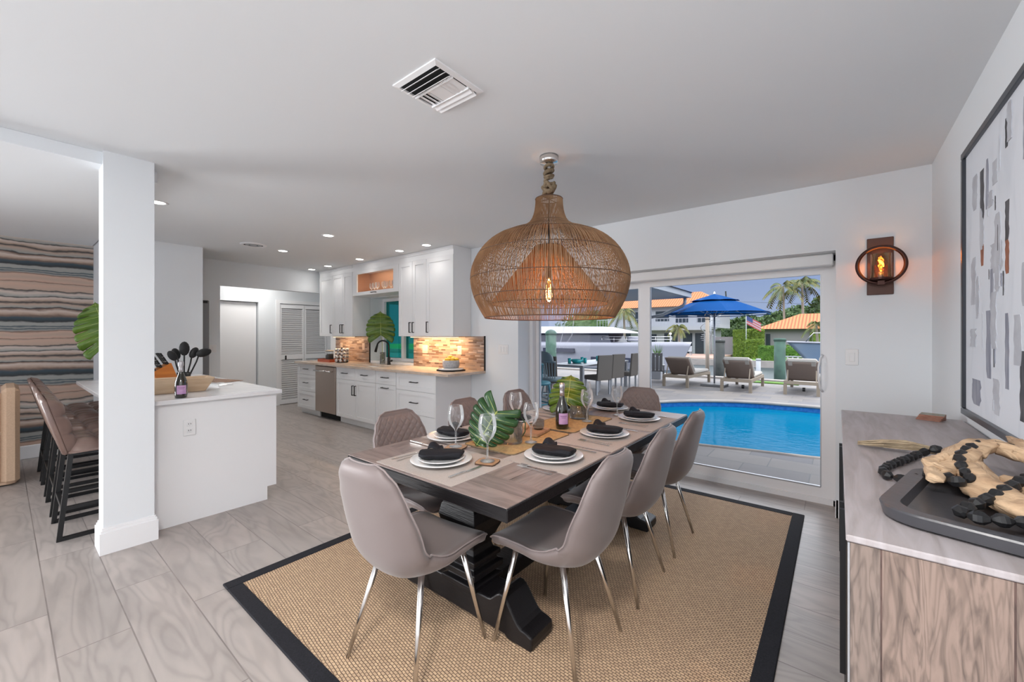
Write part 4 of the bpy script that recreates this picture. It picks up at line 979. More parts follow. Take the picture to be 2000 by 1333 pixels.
for i, (x, y, a, ph) in enumerate(seats):
    r_ = radians(a); Rm = Matrix.Rotation(r_, 3, 'Z')
    def wp(dx, dy, dz=0): v_ = Rm @ Vector((dx, dy, 0)); return (x+v_.x, y+v_.y, MZ+dz)
    plate0, _ = mk(plate0, b_plate, 'dinner_plate', 'white dinner plate '+ph, 'plate', wp(0, 0), r_, 'white dinner plates')
    salad0, _ = mk(salad0, b_salad, 'salad_plate', 'white salad plate under the black napkin '+ph, 'plate', wp(0, 0, .0085), r_, 'white salad plates')
    na = {0: -8, 1: 12, 2: 14, 3: 8, 4: 150, 5: 150, 6: 160, 7: 20}[i]
    nrot = {0: radians(28), 1: r_-radians(88), 2: r_-radians(84), 3: r_-radians(86), 4: radians(-12), 5: radians(-8), 6: radians(-10), 7: radians(8)}[i]
    napk0, _ = mk(napk0, b_napkin, 'napkin', 'folded black cloth napkin on the plate '+ph, 'napkin', wp(0, .0, .0165), nrot, 'folded black napkins')
    for k, dx in enumerate((-.185, -.215)):
        if i in (4, 5, 6) and k: pass
        fork0, _ = mk(fork0, b_fork, 'fork', ('inner' if k == 0 else 'outer')+' steel fork '+ph, 'fork', wp(dx, -.035 if i not in (0, 7) else -.03), r_+radians(3*(1-2*k)), 'steel forks')
    knife0, _ = mk(knife0, b_knife, 'table_knife', 'steel table knife '+ph, 'knife', wp(.20, -.02), r_, 'steel table knives')
    gx, gy = {0: (-1.33, 1.475), 1: (-1.37, 1.89), 2: (-1.395, 2.60), 3: (-1.34, 2.985), 4: (-1.64, 1.56), 5: (-1.70, 2.17), 6: (-1.72, 2.72), 7: (-1.66, 3.08)}[i]
    gz = TZ+.0078 if i in (0, 4, 7) else TZ+.0005
    if i in (0, 4):
        coaster0, _ = mk(coaster0, b_coaster, 'wood_slice_coaster', 'wood slice coaster under the wine glass '+ph, 'coaster', (gx, gy, TZ+.0026), radians(20), 'wood slice coasters')
        gz = TZ+.0026+.0072
    if i in (1, 2, 5): gz = TZ+.010
    if i == 6: gz = TZ+.010
    if i == 3: gz = TZ+.0027
    if i == 7: gz = TZ+.0027
    glass0, gg = mk(glass0, lambda t: stemglass(t, 1.0), 'wine_glass', 'clear stemmed wine glass '+ph, 'wine glass', (gx, gy, gz), 0, 'wine glasses on the dining table')
# centre runners of seagrass
M['runner'] = mat('golden_seagrass', (.56, .37, .16), .85, col2=(.40, .25, .11), scale=70, bump=.9, bdist=.005)
def runner(label, x, y, w_, h_, rz, z):
    t = thing('seagrass_runner', label, 'table runner', (x, y, z), rz, 'seagrass centre mats')
    poly = []
    r_ = .03
    for cx_, cy_, a0 in ((w_/2-r_, h_/2-r_, 0), (-w_/2+r_, h_/2-r_, pi/2), (-w_/2+r_, -h_/2+r_, pi), (w_/2-r_, -h_/2+r_, 3*pi/2)):
        for k in range(5): a = a0+k*pi/8; poly.append((cx_+r_*cos(a), cy_+r_*sin(a)))
    MB().prism(poly, 0, .006).build('weave', M['runner'], t); MB().tube([(px, py, .0035) for px, py in poly], .004, 6, closed=True).build('bound_edge', M['cord'], t, True)
runner('golden seagrass mat nearest the camera along the table centre', -1.485, 1.93, .36, .58, radians(0), TZ+.0006)
runner('golden seagrass mat farther along the table centre, under the wine bottle', -1.485, 2.545, .36, .58, radians(0), TZ+.0006)
TR = TZ+.0090
# near vase: low wide glass cylinder with black stones, bent leaf
vase('low wide glass cylinder vase of black stones nearest the camera', (-1.465, 1.83, TR), .064, .11)
pebbles('glossy black stones inside the nearest glass vase', (-1.465, 1.83, TR+.008), .048, .032, 70, M['bead'], .009)
monstera('monstera_leaf', 'dark green monstera leaf arching from the nearest vase toward the camera', (-1.455, 1.84, TR+.02), frame((-.30-.05, -.25-.12, -.80), (.62, -.78, .42)), .27, .235, .12, M['leaf'], 1,
  [(.03, .03, 0), (.05, .04, .04), (.052, .04, .09), (.03, .01, .138), (.0, -.05, .166), (-.019, -.125, .171)], curl=.35, stem_r=.0032)
vase('glass cylinder vase of black stones farther along the table behind the bottle', (-1.50, 2.68, TR), .07, .10)
pebbles('glossy black stones inside the farther glass vase', (-1.50, 2.68, TR+.008), .052, .05, 90, M['bead'], .011)
monstera('monstera_leaf', 'lime green monstera leaf behind the sparkling wine bottle on the table', (-1.50, 2.68, TR+.02), (radians(66), radians(4), radians(24)), .30, .24, .12, M['leaf2'], 5,
  [(0, 0, 0), (-.04, -.03, .05), (-.075, -.045, .085)], curl=.25, stem_r=.0035)
bottle('dark sparkling wine bottle with lilac label at the table centre', (-1.425, 2.315, TR), -.75, .95)
# serving board and small things on it
t = MB().box(-.075, .075, -.10, .10, 0, .018, bev=.003).build('serving_board', M['wood'], None, False, (-1.50, 2.09, TR), (0, 0, radians(10)))
tag(t, 'small wooden serving board on the centre mat beside the bottle', 'serving board')
t = thing('votive_glass', 'small ribbed glass votive standing on the wooden board', 'candle holder', (-1.485, 2.13, TR+.018))
MB().lathe([(0, 0), (.03, 0), (.036, .02), (.036, .06), (.033, .06), (.033, .02), (0, .008)], 24, cap=False).build('glass_body', M['vaseglass'], t, True); MB().lathe([(0, .009), (.028, .009), (.03, .03), (0, .03)], 20).build('wax', M['candle'], t, True)
tag(MB().ball((0, 0, .022), .022, 16, 10).build('wooden_ball', M['wood'], None, True, (-1.545, 2.075, TR+.018)), 'round wooden ball resting on the serving board', 'ornament')

# ================================================================== PENDANT LAMP
pl = thing('pendant_lamp', 'large onion shaped rattan pendant lamp hanging by knotted rope over the table', 'pendant lamp', (-1.475, 2.235, 0))
K = .000875
prf = [(100, 418), (101, 450), (105, 490), (114, 530), (130, 570), (165, 610), (235, 645), (330, 678), (410, 715), (470, 762), (515, 815), (548, 870), (572, 930), (583, 990), (583, 1040), (572, 1100), (555, 1155), (530, 1210), (500, 1265), (478, 1300)]
prf = [(r*K, 1.38+(656-(280+y/3.808))*2.67/798) for r, y in prf]
fine = cat(prf, 50)
sh = MB(); N = 370
for i in range(N):
    a0 = 2*pi*i/N; jit = random.uniform(-.3, .3)*2*pi/N; w_ = random.uniform(.0, 6.28)
    pts = []
    k0 = 0 if i % 3 == 0 else (10 if i % 3 == 1 else 17)
    for k in range(k0, 50, 2 if k0 else 2):
        r, z = fine[k]; a = a0+jit+.004*sin(k*.35+w_)
        pts.append((r*cos(a), r*sin(a), z))
    pts.append((fine[-1][0]*cos(a0+jit), fine[-1][0]*sin(a0+jit), fine[-1][1]))
    sh.tube(pts, .0021, 3, cap=False)
sh.build('rattan_shade', M['rattan'], pl)
hp = MB()
for k in (0, 12, 20, 27, 35, 41, 49):
    r, z = fine[k]; hp.tube([(r*cos(a), r*sin(a), z) for a in [i*pi/36 for i in range(72)]], .0035 if k in (0, 49) else .0026, 5, closed=True)
hp.build('hoops', M['rattan_dark'], pl, True)
ins = MB(); z0, z1 = 1.38+(656-(280+770/3.808))*2.67/798, 1.38+(656-(280+1200/3.808))*2.67/798
N = 270
for i in range(N):
    a = 2*pi*i/N+random.uniform(-.008, .008)
    ins.tube([(.088*cos(a), .088*sin(a), z0), (.235*cos(a), .235*sin(a), (z0+z1)/2+.004), (.385*cos(a), .385*sin(a), z1)], .0021, 3, cap=False)
ic = ins.build('inner_cone', M['rattan_in'], pl)
ih = MB()
for r, z in ((.088, z0), (.235, (z0+z1)/2), (.385, z1)): ih.tube([(r*cos(a), r*sin(a), z) for a in [i*pi/30 for i in range(60)]], .003, 5, closed=True)
ih.build('cone_hoops', M['rattan_dark'], pl, True)
M['bulb'] = emis('warm_filament_glow', (1, .48, .13), 14)
M['amber'] = thin_glass('amber_bulb_glass', (1.0, .80, .50), .8, 0, .04)
bz = 1.38+(656-(280+1010/3.808))*2.67/798
MB().lathe([(.012, .0), (.018, -.03), (.031, -.075), (.034, -.105), (.028, -.135), (.012, -.153), (0, -.157)], 24, c=(0, 0, bz)).build('bulb', M['amber'], pl, True)
MB().tube([(.010*cos(a*3), .010*sin(a*3), bz-.035-.085*abs(sin(a*1.5))) for a in [i*.1 for i in range(40)]], .0020, 5).build('filament', M['bulb'], pl, True)
MB().lathe([(.017, 0), (.02, .02), (.018, .07), (.008, .08)], 18, c=(0, 0, bz)).build('socket', M['bead'], pl, True)
cz = prf[0][1]
MB().tube([(0, 0, bz+.07), (0, 0, cz+.01)], .005, 8).tube([(-.085, 0, cz), (.085, 0, cz)], .003, 6).tube([(0, -.085, cz), (0, .085, cz)], .003, 6).build('lamp_cord', M['bead'], pl, True)
rope = MB()
pts = []
H0, H1 = cz+.01, 2.545-.07
for i in range(90):
    f = i/89; z = H0+(H1-H0)*f; a = f*2*pi*4.5; rr = .018+.010*sin(f*pi*3)**2*(1 if f > .25 else 1.6)
    pts.append((rr*cos(a), rr*sin(a), z))
rope.tube(pts, .0125, 8)
pts = [(.038*cos(a)*(1+.2*sin(2*a)), .028*sin(a), H0+.05+.022*sin(2*a+.6)) for a in [i*2*pi/40 for i in range(40)]]; rope.tube(pts, .0125, 8, closed=True)
pts = [(.034*cos(a), .030*sin(a), H0+.075+.020*sin(3*a)) for a in [i*2*pi/40 for i in range(40)]]; rope.tube(pts, .011, 8, closed=True)
rope.tube([(-.02, 0, H0+.035), (-.05, -.01, H0+.015), (-.062, -.012, H0-.002)], [.012, .011, .006], 8)
for k, z in enumerate((.14, .17, .20)): rope.tube([(.026*cos(a), .026*sin(a), H0+z+.008*sin(a+k)) for a in [i*2*pi/24 for i in range(24)]], .0105, 8, closed=True)
rope.build('knotted_rope', M['cord'], pl, True)
MB().lathe([(0, 2.5), (.058, 2.505), (.062, 2.52), (.062, CEIL-.001), (0, CEIL-.001)], 32).build('canopy', M['chrome'], pl, True)
MB().tube([(.010*cos(a), 0, 2.488+.017*sin(a)) for a in [i*pi/10 for i in range(20)]], .003, 6, closed=True).build('hook', M['chrome'], pl, True)
d = bpy.data.lights.new('pendant_bulb', 'POINT'); d.energy = 10; d.color = (1, .52, .22); d.shadow_soft_size = .03
lo = bpy.data.objects.new('pendant_bulb', d); C.objects.link(lo); lo.location = (-1.475, 2.235, bz-.09)

# ================================================================== WALL SCONCE
sc = thing('wall_sconce', 'bronze ring wall sconce with a glowing filament bulb in glass', 'wall lamp', (.236, 3.96, 1.88))
MB().box(-.072, .072, -.014, 0, -.205, .205, bev=.003).build('backplate', M['bronze_plate'], sc)
MB().tube([(.128*cos(a), -.085, .128*sin(a)) for a in [i*pi/40 for i in range(80)]], .0085, 4, closed=True, flat=1.4).build('ring', M['bronze'], sc, True)
MB().box(-.018, .018, -.10, -.014, -.140, -.112).lathe([(.062, -.105), (.062, -.092), (.02, -.09)], 24, c=(0, -.085, 0)).build('cup_arm', M['bronze'], sc)
MB().lathe([(.058, -.092), (.058, .075), (.0555, .075), (.0555, -.09)], 32, c=(0, -.085, 0), cap=False).build('glass_shade', M['amber'], sc, True)
MB().lathe([(.012, -.055), (.016, -.03), (.034, .01), (.036, .03), (.028, .05), (.010, .062), (0, .064)], 20, c=(0, -.085, 0)).build('bulb', M['amber'], sc, True)
MB().tube([(.014*cos(a*2.5), -.085+.008*sin(a*2.5), -.015+.05*abs(sin(a*1.2))) for a in [i*.12 for i in range(44)]], .0026, 5).build('filament', M['bulb'], sc, True)
MB().lathe([(.016, -.092), (.016, -.05), (.012, -.045)], 16, c=(0, -.085, 0)).build('socket', M['chrome'], sc, True)
d = bpy.data.lights.new('sconce_bulb', 'POINT'); d.energy = .95; d.color = (1, .50, .18); d.shadow_soft_size = .02
lo = bpy.data.objects.new('sconce_bulb', d); C.objects.link(lo); lo.location = (.236, 3.875, 1.895)

# ================================================================== CONSOLE
co = thing('console_cabinet', 'grey weathered wood console cabinet along the right wall', 'cabinet', (.25, 2.095, 0)); T = Matrix.Translation((-.25, -2.095, 0))
MB().box(.013, .495, 1.14, 3.05, .935, .95, T, bev=.003).build('top', M['consoletop'], co)
MB().box(.020, .49, 1.142, 1.154, .0, .934, T).build('end_panel', M['consoleside'], co); MB().box(.035, .49, 1.155, 3.035, .07, .932, T).build('carcass', M['consoleside'], co)
MB().box(.016, .0195, 1.141, 1.1545, .0, .934, T).build('corner_post', M['alu'], co); MB().box(.020, .034, 3.005, 3.045, 0, .934, T).build('corner_post', M['ebony'], co); MB().box(.020, .034, 1.1545, 1.198, 0, .934, T).build('corner_post', M['ebony'], co)
for i in range(4):
    y0 = 1.20+i*.45; dd = MB().box(.018, .033, y0, y0+.44, .09, .92, T).build('door', M['ebony'], co)
    MB().box(.004, .018, y0+(.40 if i % 2 == 0 else .02), y0+(.415 if i % 2 == 0 else .035), .35, .85, T).build('bar_handle', M['black'], dd)
MB().box(.05, .47, 1.18, 3.01, 0, .07, T).build('plinth', M['dark'], co)
# coaster stack
cs0 = None
for k in range(4):
    lab = ['lowest', 'second from the bottom', 'second from the top', 'topmost'][k]
    cs0, c_ = mk(cs0, lambda t: (MB().box(-.045, .045, -.045, .045, 0, .0065, bev=.0015).build('slab', mat('red_brown_wood_slab', (.22, .085, .055), .6, col2=(.33, .15, .10), scale=20), t), MB().box(-.044, .044, -.044, .044, .0066, .0068).build('top_face', mat('speckled_stone_face', (.33, .31, .24), .5, col2=(.22, .22, .17), scale=60), t)),
      'stone_coaster', 'wood edged coaster, '+lab+' in the stack at the back of the console', 'coaster', (.37+.002*k, 2.965, .9502+.0072*k), radians(-22+3*k), 'stacked coasters on the console')
# black tray
t = thing('black_tray', 'matte black rounded tray on the console under the driftwood', 'tray', (.285, 1.47, .9505), radians(-15))
def rr(w_, h_, r_, n_=8):
    out = []
    for cx_, cy_, a0 in ((w_-r_, h_-r_, 0), (-w_+r_, h_-r_, pi/2), (-w_+r_, -h_+r_, pi), (w_-r_, -h_+r_, 3*pi/2)):
        for k in range(n_+1): a = a0+k*pi/2/n_; out.append((cx_+r_*cos(a), cy_+r_*sin(a)))
    return out
rings = [(.148, .228, .07, .0), (.162, .242, .08, .006), (.168, .248, .085, .030), (.166, .246, .085, .034), (.132, .212, .06, .033), (.124, .204, .055, .014), (.11, .19, .05, .010)]
vs = []; fs = []
for w_, h_, r_, z in rings: vs += [(x, y, z) for x, y in rr(w_, h_, r_)]
n_ = 36
for k in range(len(rings)-1):
    for i in range(n_): j = (i+1) % n_; fs.append((k*n_+i, k*n_+j, (k+1)*n_+j, (k+1)*n_+i))
fs.append(tuple(range(n_))[::-1]); fs.append(tuple((len(rings)-1)*n_+i for i in range(n_)))
MB().add(vs, fs).build('tray_body', M['tray'], t, 'auto')
# driftwood: one gnarled branching piece lying on the tray's wall side
dr = thing('driftwood', 'pale gnarled driftwood branch lying across the black tray', 'driftwood', (.33, 1.62, .966))
rn = random.Random(11)
def branch(pts, rad, seed):
    rn = random.Random(seed); P = cat([tuple(p) for p in pts], 30); Rr = [.74*lerp(list(zip([i/(len(rad)-1) for i in range(len(rad))], rad)), k/29) for k in range(30)]
    mb = MB(); n_ = 16; vs = []
    for k, p in enumerate(P):
        q = Vector(P[min(k+1, 29)])-Vector(P[max(k-1, 0)]); q.normalize(); s1 = q.cross(Vector((0, 0, 1))).normalized(); s2 = q.cross(s1)
        for i in range(n_):
            a = 2*pi*i/n_; rad_ = Rr[k]*(1+.16*sin(3*a+k*.22+seed)+.10*sin(5*a-k*.4)+.06*sin(k*1.3+a*2))
            vs.append(Vector(p)+s1*(rad_*cos(a)*1.15)+s2*(rad_*sin(a)*.85))
    fs = [(k*n_+i, k*n_+(i+1) % n_, (k+1)*n_+(i+1) % n_, (k+1)*n_+i) for k in range(29) for i in range(n_)]+[tuple(range(n_)), tuple(29*n_+i for i in range(n_))]
    return mb.add(vs, fs)
B = [([(-.135, -.10, .040), (-.11, .0, .035), (-.06, .07, .055), (-.035, .16, .075), (.02, .25, .085)], [.018, .034, .052, .040, .022], 1),
     ([(-.03, .12, .075), (.02, .18, .095), (.065, .14, .085), (.095, .06, .080), (.115, -.06, .055)], [.030, .030, .030, .026, .022], 2),
     ([(.07, .12, .09), (.078, .20, .10), (.082, .28, .10), (.088, .35, .095)], [.026, .020, .014, .008], 3),
     ([(-.05, .05, .05), (-.04, -.06, .03), (-.02, -.20, .028), (.01, -.30, .03)], [.042, .050, .040, .022], 4),
     ([(.01, -.02, .04), (.05, -.14, .035), (.085, -.28, .035)], [.03, .036, .026], 5),
     ([(-.10, -.03, .045), (-.125, .03, .05), (-.09, .07, .06)], [.020, .022, .028], 6)]
dm = MB()
for pts, rad, sd in B: b2 = branch(pts, rad, sd); dm.add(b2.v, b2.f)
dm.build('branching_wood', M['drift'], dr, True)
# black faceted bead garland with jute tassel
bg = thing('bead_garland', 'black faceted wooden bead garland with a jute tassel draped over tray and driftwood', 'bead garland', (0, 0, 0))
gp = [(.265, 2.03, .985), (.225, 2.01, .968), (.205, 1.96, .966), (.165, 1.86, .966), (.125, 1.76, .966), (.108, 1.68, .966), (.118, 1.635, .966), (.148, 1.62, .967), (.178, 1.635, .972), (.205, 1.62, .994), (.225, 1.575, 1.004), (.238, 1.52, 1.008),
      (.262, 1.505, 1.010), (.262, 1.58, 1.020), (.262, 1.655, 1.040), (.295, 1.74, 1.055), (.335, 1.80, 1.062), (.38, 1.80, 1.060), (.415, 1.745, 1.055), (.425, 1.67, 1.045), (.395, 1.61, 1.035), (.355, 1.56, 1.028), (.315, 1.49, 1.018), (.275, 1.425, 1.006), (.235, 1.37, .994), (.212, 1.325, .99),
      (.235, 1.30, .992), (.27, 1.305, .994), (.305, 1.315, .996), (.34, 1.325, 1.0), (.375, 1.34, 1.0), (.41, 1.37, 1.0), (.435, 1.43, 1.0)]
fg = cat(gp, 400); pos = [Vector(fg[0])]; last = pos[0]
for p in fg:
    if (Vector(p)-last).length > .0335: pos.append(Vector(p)); last = Vector(p)
bm_ = MB(); g_ = (1+sqrt(5))/2
bead = MB().lathe([(.005, -.0172), (.0135, -.007), (.0145, .0), (.0135, .007), (.005, .0172)], 6)
bead.f = bead.f; b0 = None
for i, p in enumerate(pos):
    d_ = (pos[min(i+1, len(pos)-1)]-pos[max(i-1, 0)]).normalized()
    if b0 is None: b0 = bead.build('bead', M['bead'], bg); o = b0
    else: o = b0.copy(); C.objects.link(o); o.parent = bg
    o.location = p; o.rotation_euler = (d_.to_track_quat('Z', 'Y') @ Matrix.Rotation(i*.7, 3, 'Z').to_quaternion()).to_euler()
MB().tube([tuple(p) for p in pos], .002, 6).build('string', M['cord'], bg, True)
ts = MB(); rn = random.Random(4)
a = Vector((.262, 2.055, .975)); b = Vector((.062, 2.09, .962))
for i in range(170):
    s1, s2 = rn.uniform(-1, 1), rn.uniform(0, 1); e_ = rn.uniform(.55, 1.02)
    p0 = a+Vector((0, s1*.006, s2*.010)); p1 = a+(b-a)*.3+Vector((rn.uniform(-.01, .01), s1*.026, -.003+s2*.024)); p2 = a+(b-a)*.65+Vector((0, s1*.032+rn.uniform(-.008, .008), -.002+s2*.018)); p3 = a+(b-a)*e_+Vector((0, s1*.015, -.004+s2*.008))
    for p in (p0, p1, p2, p3): p.z = max(p.z, .9525)
    ts.tube([p0, p1, p2, p3], .0013, 4, cap=False)
M['jute'] = mat('raw_jute_fibre', (.42, .33, .22), .9, col2=(.30, .23, .15), scale=30)
ts.build('tassel', M['jute'], bg)
ts = MB().tube([(.25, 2.055, .972), (.268, 2.055, .974)], .012, 10).build('tassel_binding', M['jute'], bg, True)

# ================================================================== ARTWORK
ar = thing('abstract_painting', 'large white abstract painting with grey and rust strokes in dark frame', 'painting', (.48, 1.95, 1.63)); T = Matrix.Translation((-.48, -1.95, -1.63))
ay0, ay1, az0, az1 = 1.05, 2.85, 1.010, 2.24
M['canvas'] = mat('chalky_white_canvas', (.66, .69, .74), .75, col2=(.52, .555, .61), scale=2.4, stretch=(1, 2.2, .7), dist=1.2, lo=.52, hi=.85, bump=.4, bdist=.004, detail=10)
M['frame'] = mat('pewter_black_frame', (.045, .05, .06), .3, .4)
f = MB()
for (y0, y1, z0, z1) in ((ay0, ay1, az1-.03, az1), (ay0, ay1, az0, az0+.03), (ay0, ay0+.03, az0+.03, az1-.03), (ay1-.03, ay1, az0+.03, az1-.03)): f.box(.455, .499, y0, y1, z0, z1, T, bev=.003)
f.build('frame', M['frame'], ar)
cv = MB().box(.468, .49, ay0+.03, ay1-.03, az0+.03, az1-.03, T).build('canvas', M['canvas'], ar)
inks = {'k': mat('black_paint', (.03, .03, .035), .6, col2=(.10, .10, .11), scale=30, stretch=(1, 3, .4)), 'g': mat('slate_grey_paint', (.20, .21, .26), .7, col2=(.33, .34, .39), scale=14, stretch=(1, 3, .5)),
        'l': mat('pale_grey_paint', (.40, .41, .45), .7, col2=(.50, .52, .56), scale=12), 'r': mat('rust_paint', (.34, .13, .07), .7, col2=(.20, .08, .05), scale=20, stretch=(1, 3, .5))}
rn = random.Random(9)
SN = [0]
def stroke(y0, y1, z0, z1, c, rag=.25):
    SN[0] += 1; sx0 = .4676-SN[0]*.00004
    n_ = 9; L = []; R_ = []
    for i in range(n_):
        z = z0+(z1-z0)*i/(n_-1); w_ = y1-y0; e_ = rag*(1 if i in (0, n_-1) else .35)
        L.append((y0+rn.uniform(-.1, e_)*w_, z)); R_.append((y1-rn.uniform(-.1, e_)*w_, z))
    poly = L+R_[::-1]
    mb = MB(); vs = [(sx0, y, z) for y, z in poly]+[(.4685, y, z) for y, z in poly]; m_ = len(poly)
    mb.add(vs, [tuple(range(m_)), tuple(range(m_, 2*m_))]+[(i, (i+1) % m_, m_+(i+1) % m_, m_+i) for i in range(m_)], T)
    mb.build('brush_stroke', inks[c], ar)
for s_ in [(2.52, 2.575, 1.86, 2.07, 'k'), (2.525, 2.57, 1.67, 1.86, 'r'), (2.205, 2.245, 1.72, 1.86, 'k'), (2.205, 2.245, 1.60, 1.72, 'r'), (2.28, 2.42, 1.62, 1.735, 'l'), (2.39, 2.43, 1.52, 1.64, 'g'), (2.42, 2.485, 1.21, 1.48, 'g'),
           (2.205, 2.245, 1.19, 1.46, 'g'), (2.57, 2.70, 1.08, 1.19, 'g'), (2.31, 2.39, 1.08, 1.215, 'l'), (2.215, 2.245, 2.05, 2.155, 'k'), (2.455, 2.49, 1.89, 2.09, 'g'), (2.34, 2.40, 1.96, 2.05, 'l'), (2.03, 2.09, 1.10, 1.33, 'k'), (2.62, 2.70, 1.93, 2.08, 'l'),
           (2.08, 2.15, 1.28, 1.45, 'l'), (1.80, 1.90, 1.4, 1.75, 'g'), (1.55, 1.62, 1.2, 1.9, 'r'), (1.30, 1.42, 1.15, 1.5, 'k'), (2.03, 2.06, 1.95, 2.15, 'g')]: stroke(*s_)
rq = random.Random(21)
for k in range(46):
    y_ = rq.uniform(1.15, 2.75); z_ = rq.uniform(1.08, 2.1); big = rq.random() < .35
    w_ = rq.uniform(.02, .10) if big else rq.uniform(.004, .012); h_ = rq.uniform(.05, .22) if big else rq.uniform(.04, .16)
    stroke(y_, y_+w_, z_, min(z_+h_, 2.2), 'l' if big else rq.choice('gkl'), .5)
# ================================================================== OUTSIDE
GZ = -.08
pool = [(-3.55, 7.4), (-3.45, 8.3), (-3.05, 9.15), (-2.45, 9.8), (-1.7, 10.25), (-.9, 10.42), (.2, 10.42), (1.4, 10.1), (2.4, 9.2), (2.8, 8.0), (2.3, 6.9), (1.2, 6.35), (-.16, 6.06), (-.8, 5.95), (-1.55, 5.80), (-2.4, 5.80), (-3.15, 6.3)]
pool = cat(pool+[pool[0]], 97)[:-1]; NP = len(pool)
# deck with a hole for the pool: ring of quads between the pool edge and an outer rectangle, then outer slabs
def outer(p):
    cx_, cy_ = -.6, 8.1; dx, dy = p[0]-cx_, p[1]-cy_; X, Y = 4.4, 3.4; k = min(X/abs(dx) if dx else 1e9, Y/abs(dy) if dy else 1e9); return (cx_+dx*k, cy_+dy*k)
dk = MB(); vs = [(x, y, GZ) for x, y in pool]+[(*outer(p), GZ) for p in pool]
dk.add(vs, [(i, (i+1) % NP, NP+(i+1) % NP, NP+i) for i in range(NP)])
corner = [(-5.0, 4.7), (3.8, 4.7), (3.8, 11.5), (-5.0, 11.5)]
for c_ in corner:      # fill the four corner slivers
    near = sorted(range(NP), key=lambda i: (vs[NP+i][0]-c_[0])**2+(vs[NP+i][1]-c_[1])**2)[:2]
    dk.add([(*c_, GZ), vs[NP+near[0]], vs[NP+near[1]]], [(0, 1, 2)])
dk.box(-16, 8, 4.25, 4.7, GZ-.05, GZ).box(-16, -5.0, 4.7, 11.5, GZ-.05, GZ).box(3.8, 8, 4.7, 11.5, GZ-.05, GZ).box(-16, 8, 11.5, 15.3, GZ-.05, GZ)
struct('floor_deck', dk, M['deck'])
wb = MB(); ZB = -1.25
wb.add([(x, y, z) for z in (GZ-.03, ZB) for x, y in pool], [(i, (i+1) % NP, NP+(i+1) % NP, NP+i) for i in range(NP)])
sp = thing('swimming_pool', 'curved turquoise swimming pool just outside the glass door', 'swimming pool', (-.5, 8, 0)); T = Matrix.Translation((.5, -8, 0))
M['poolblue'] = mat('turquoise_pool_plaster', (.0, .20, .32), .6, col2=(.0, .24, .37), scale=2)
M['pooltile'] = mat('cobalt_waterline_tile', (.01, .10, .35), .25, col2=(.02, .16, .45), scale=18)
sh_ = MB().add([(x, y, z) for z in (GZ-.20, ZB) for x, y in pool]+[(-.5, 8, ZB)], [(i, (i+1) % NP, NP+(i+1) % NP, NP+i) for i in range(NP)]+[(NP+i, NP+(i+1) % NP, 2*NP) for i in range(NP)], T).build('pool_shell', M['poolblue'], sp)
MB().add([(x, y, z) for z in (GZ, GZ-.20) for x, y in pool], [(i, (i+1) % NP, NP+(i+1) % NP, NP+i) for i in range(NP)], T).build('waterline_tile', M['pooltile'], sp)
MB().tube([(x*1.0, y, GZ-.01) for x, y in pool], .035, 8, closed=True, M=T).build('coping', M['conc'], sp, True)
wm = bpy.data.materials.new('pool_water'); wm.use_nodes = True; n = wm.node_tree.nodes; l = wm.node_tree.links; n.remove(n['Principled BSDF'])
tr = n.new('ShaderNodeBsdfTransparent'); tr.inputs[0].default_value = (.62, .92, 1, 1); gl = n.new('ShaderNodeBsdfGlossy'); gl.inputs['Roughness'].default_value = .04
fr = n.new('ShaderNodeFresnel'); fr.inputs[0].default_value = 1.12
nz = n.new('ShaderNodeTexNoise'); nz.inputs['Scale'].default_value = 5; nz.inputs['Detail'].default_value = 3; t_ = n.new('ShaderNodeTexCoord'); mp = n.new('ShaderNodeMapping'); mp.inputs['Scale'].default_value = (1, 2.2, 1); l.new(t_.outputs['Object'], mp.inputs[0]); l.new(mp.outputs[0], nz.inputs['Vector'])
bp = n.new('ShaderNodeBump'); bp.inputs['Strength'].default_value = .25; bp.inputs['Distance'].default_value = .02; l.new(nz.outputs['Fac'], bp.inputs['Height']); l.new(bp.outputs[0], gl.inputs['Normal']); l.new(bp.outputs[0], fr.inputs['Normal'])
df = n.new('ShaderNodeBsdfDiffuse'); df.inputs[0].default_value = (.0, .155, .30, 1); mx0 = n.new('ShaderNodeMixShader'); mx0.inputs[0].default_value = .6; l.new(tr.outputs[0], mx0.inputs[1]); l.new(df.outputs[0], mx0.inputs[2])
fm = n.new('ShaderNodeMath'); fm.operation = 'MULTIPLY'; fm.inputs[1].default_value = .06; l.new(fr.outputs[0], fm.inputs[0]); mx = n.new('ShaderNodeMixShader'); l.new(fm.outputs[0], mx.inputs[0]); l.new(mx0.outputs[0], mx.inputs[1]); l.new(gl.outputs[0], mx.inputs[2]); l.new(mx.outputs[0], n['Material Output'].inputs[0])
MB().add([(x, y, GZ-.13) for x, y in pool]+[(-.5, 8, GZ-.13)], [(i, (i+1) % NP, NP) for i in range(NP)], T).build('water', wm, sp)
# patio roof over the door, and the house wing roof on the left
struct('ceiling_patio', MB().box(-3.2, 4, 4.34, 6.3, 2.5, 2.62), M['stucco'])
wg = thing('wing_roof', 'pale soffit and white fascia of the house wing roof over the outdoor dining area', 'roof', (-6, 9, 2.4)); T = Matrix.Translation((6, -9, -2.4))
M['soffit'] = mat('pale_blue_grey_soffit', (.34, .37, .42), .8)
MB().box(-12, -3.25, 4.34, 12.0, 2.45, 2.48, T).build('soffit', M['soffit'], wg)
MB().box(-3.25, -3.20, 4.34, 12.05, 2.44, 2.58, T).box(-12, -3.25, 12.0, 12.05, 2.44, 2.58, T).build('fascia', M['stucco'], wg)
MB().add([(-3.15, 4.34, 2.58), (-3.15, 12.1, 2.58), (-7.5, 9.0, 3.9), (-7.5, 4.34, 3.9), (-12, 12.1, 2.58)], [(0, 1, 2, 3), (1, 4, 2)], T).build('shingles', M['grey'], wg)
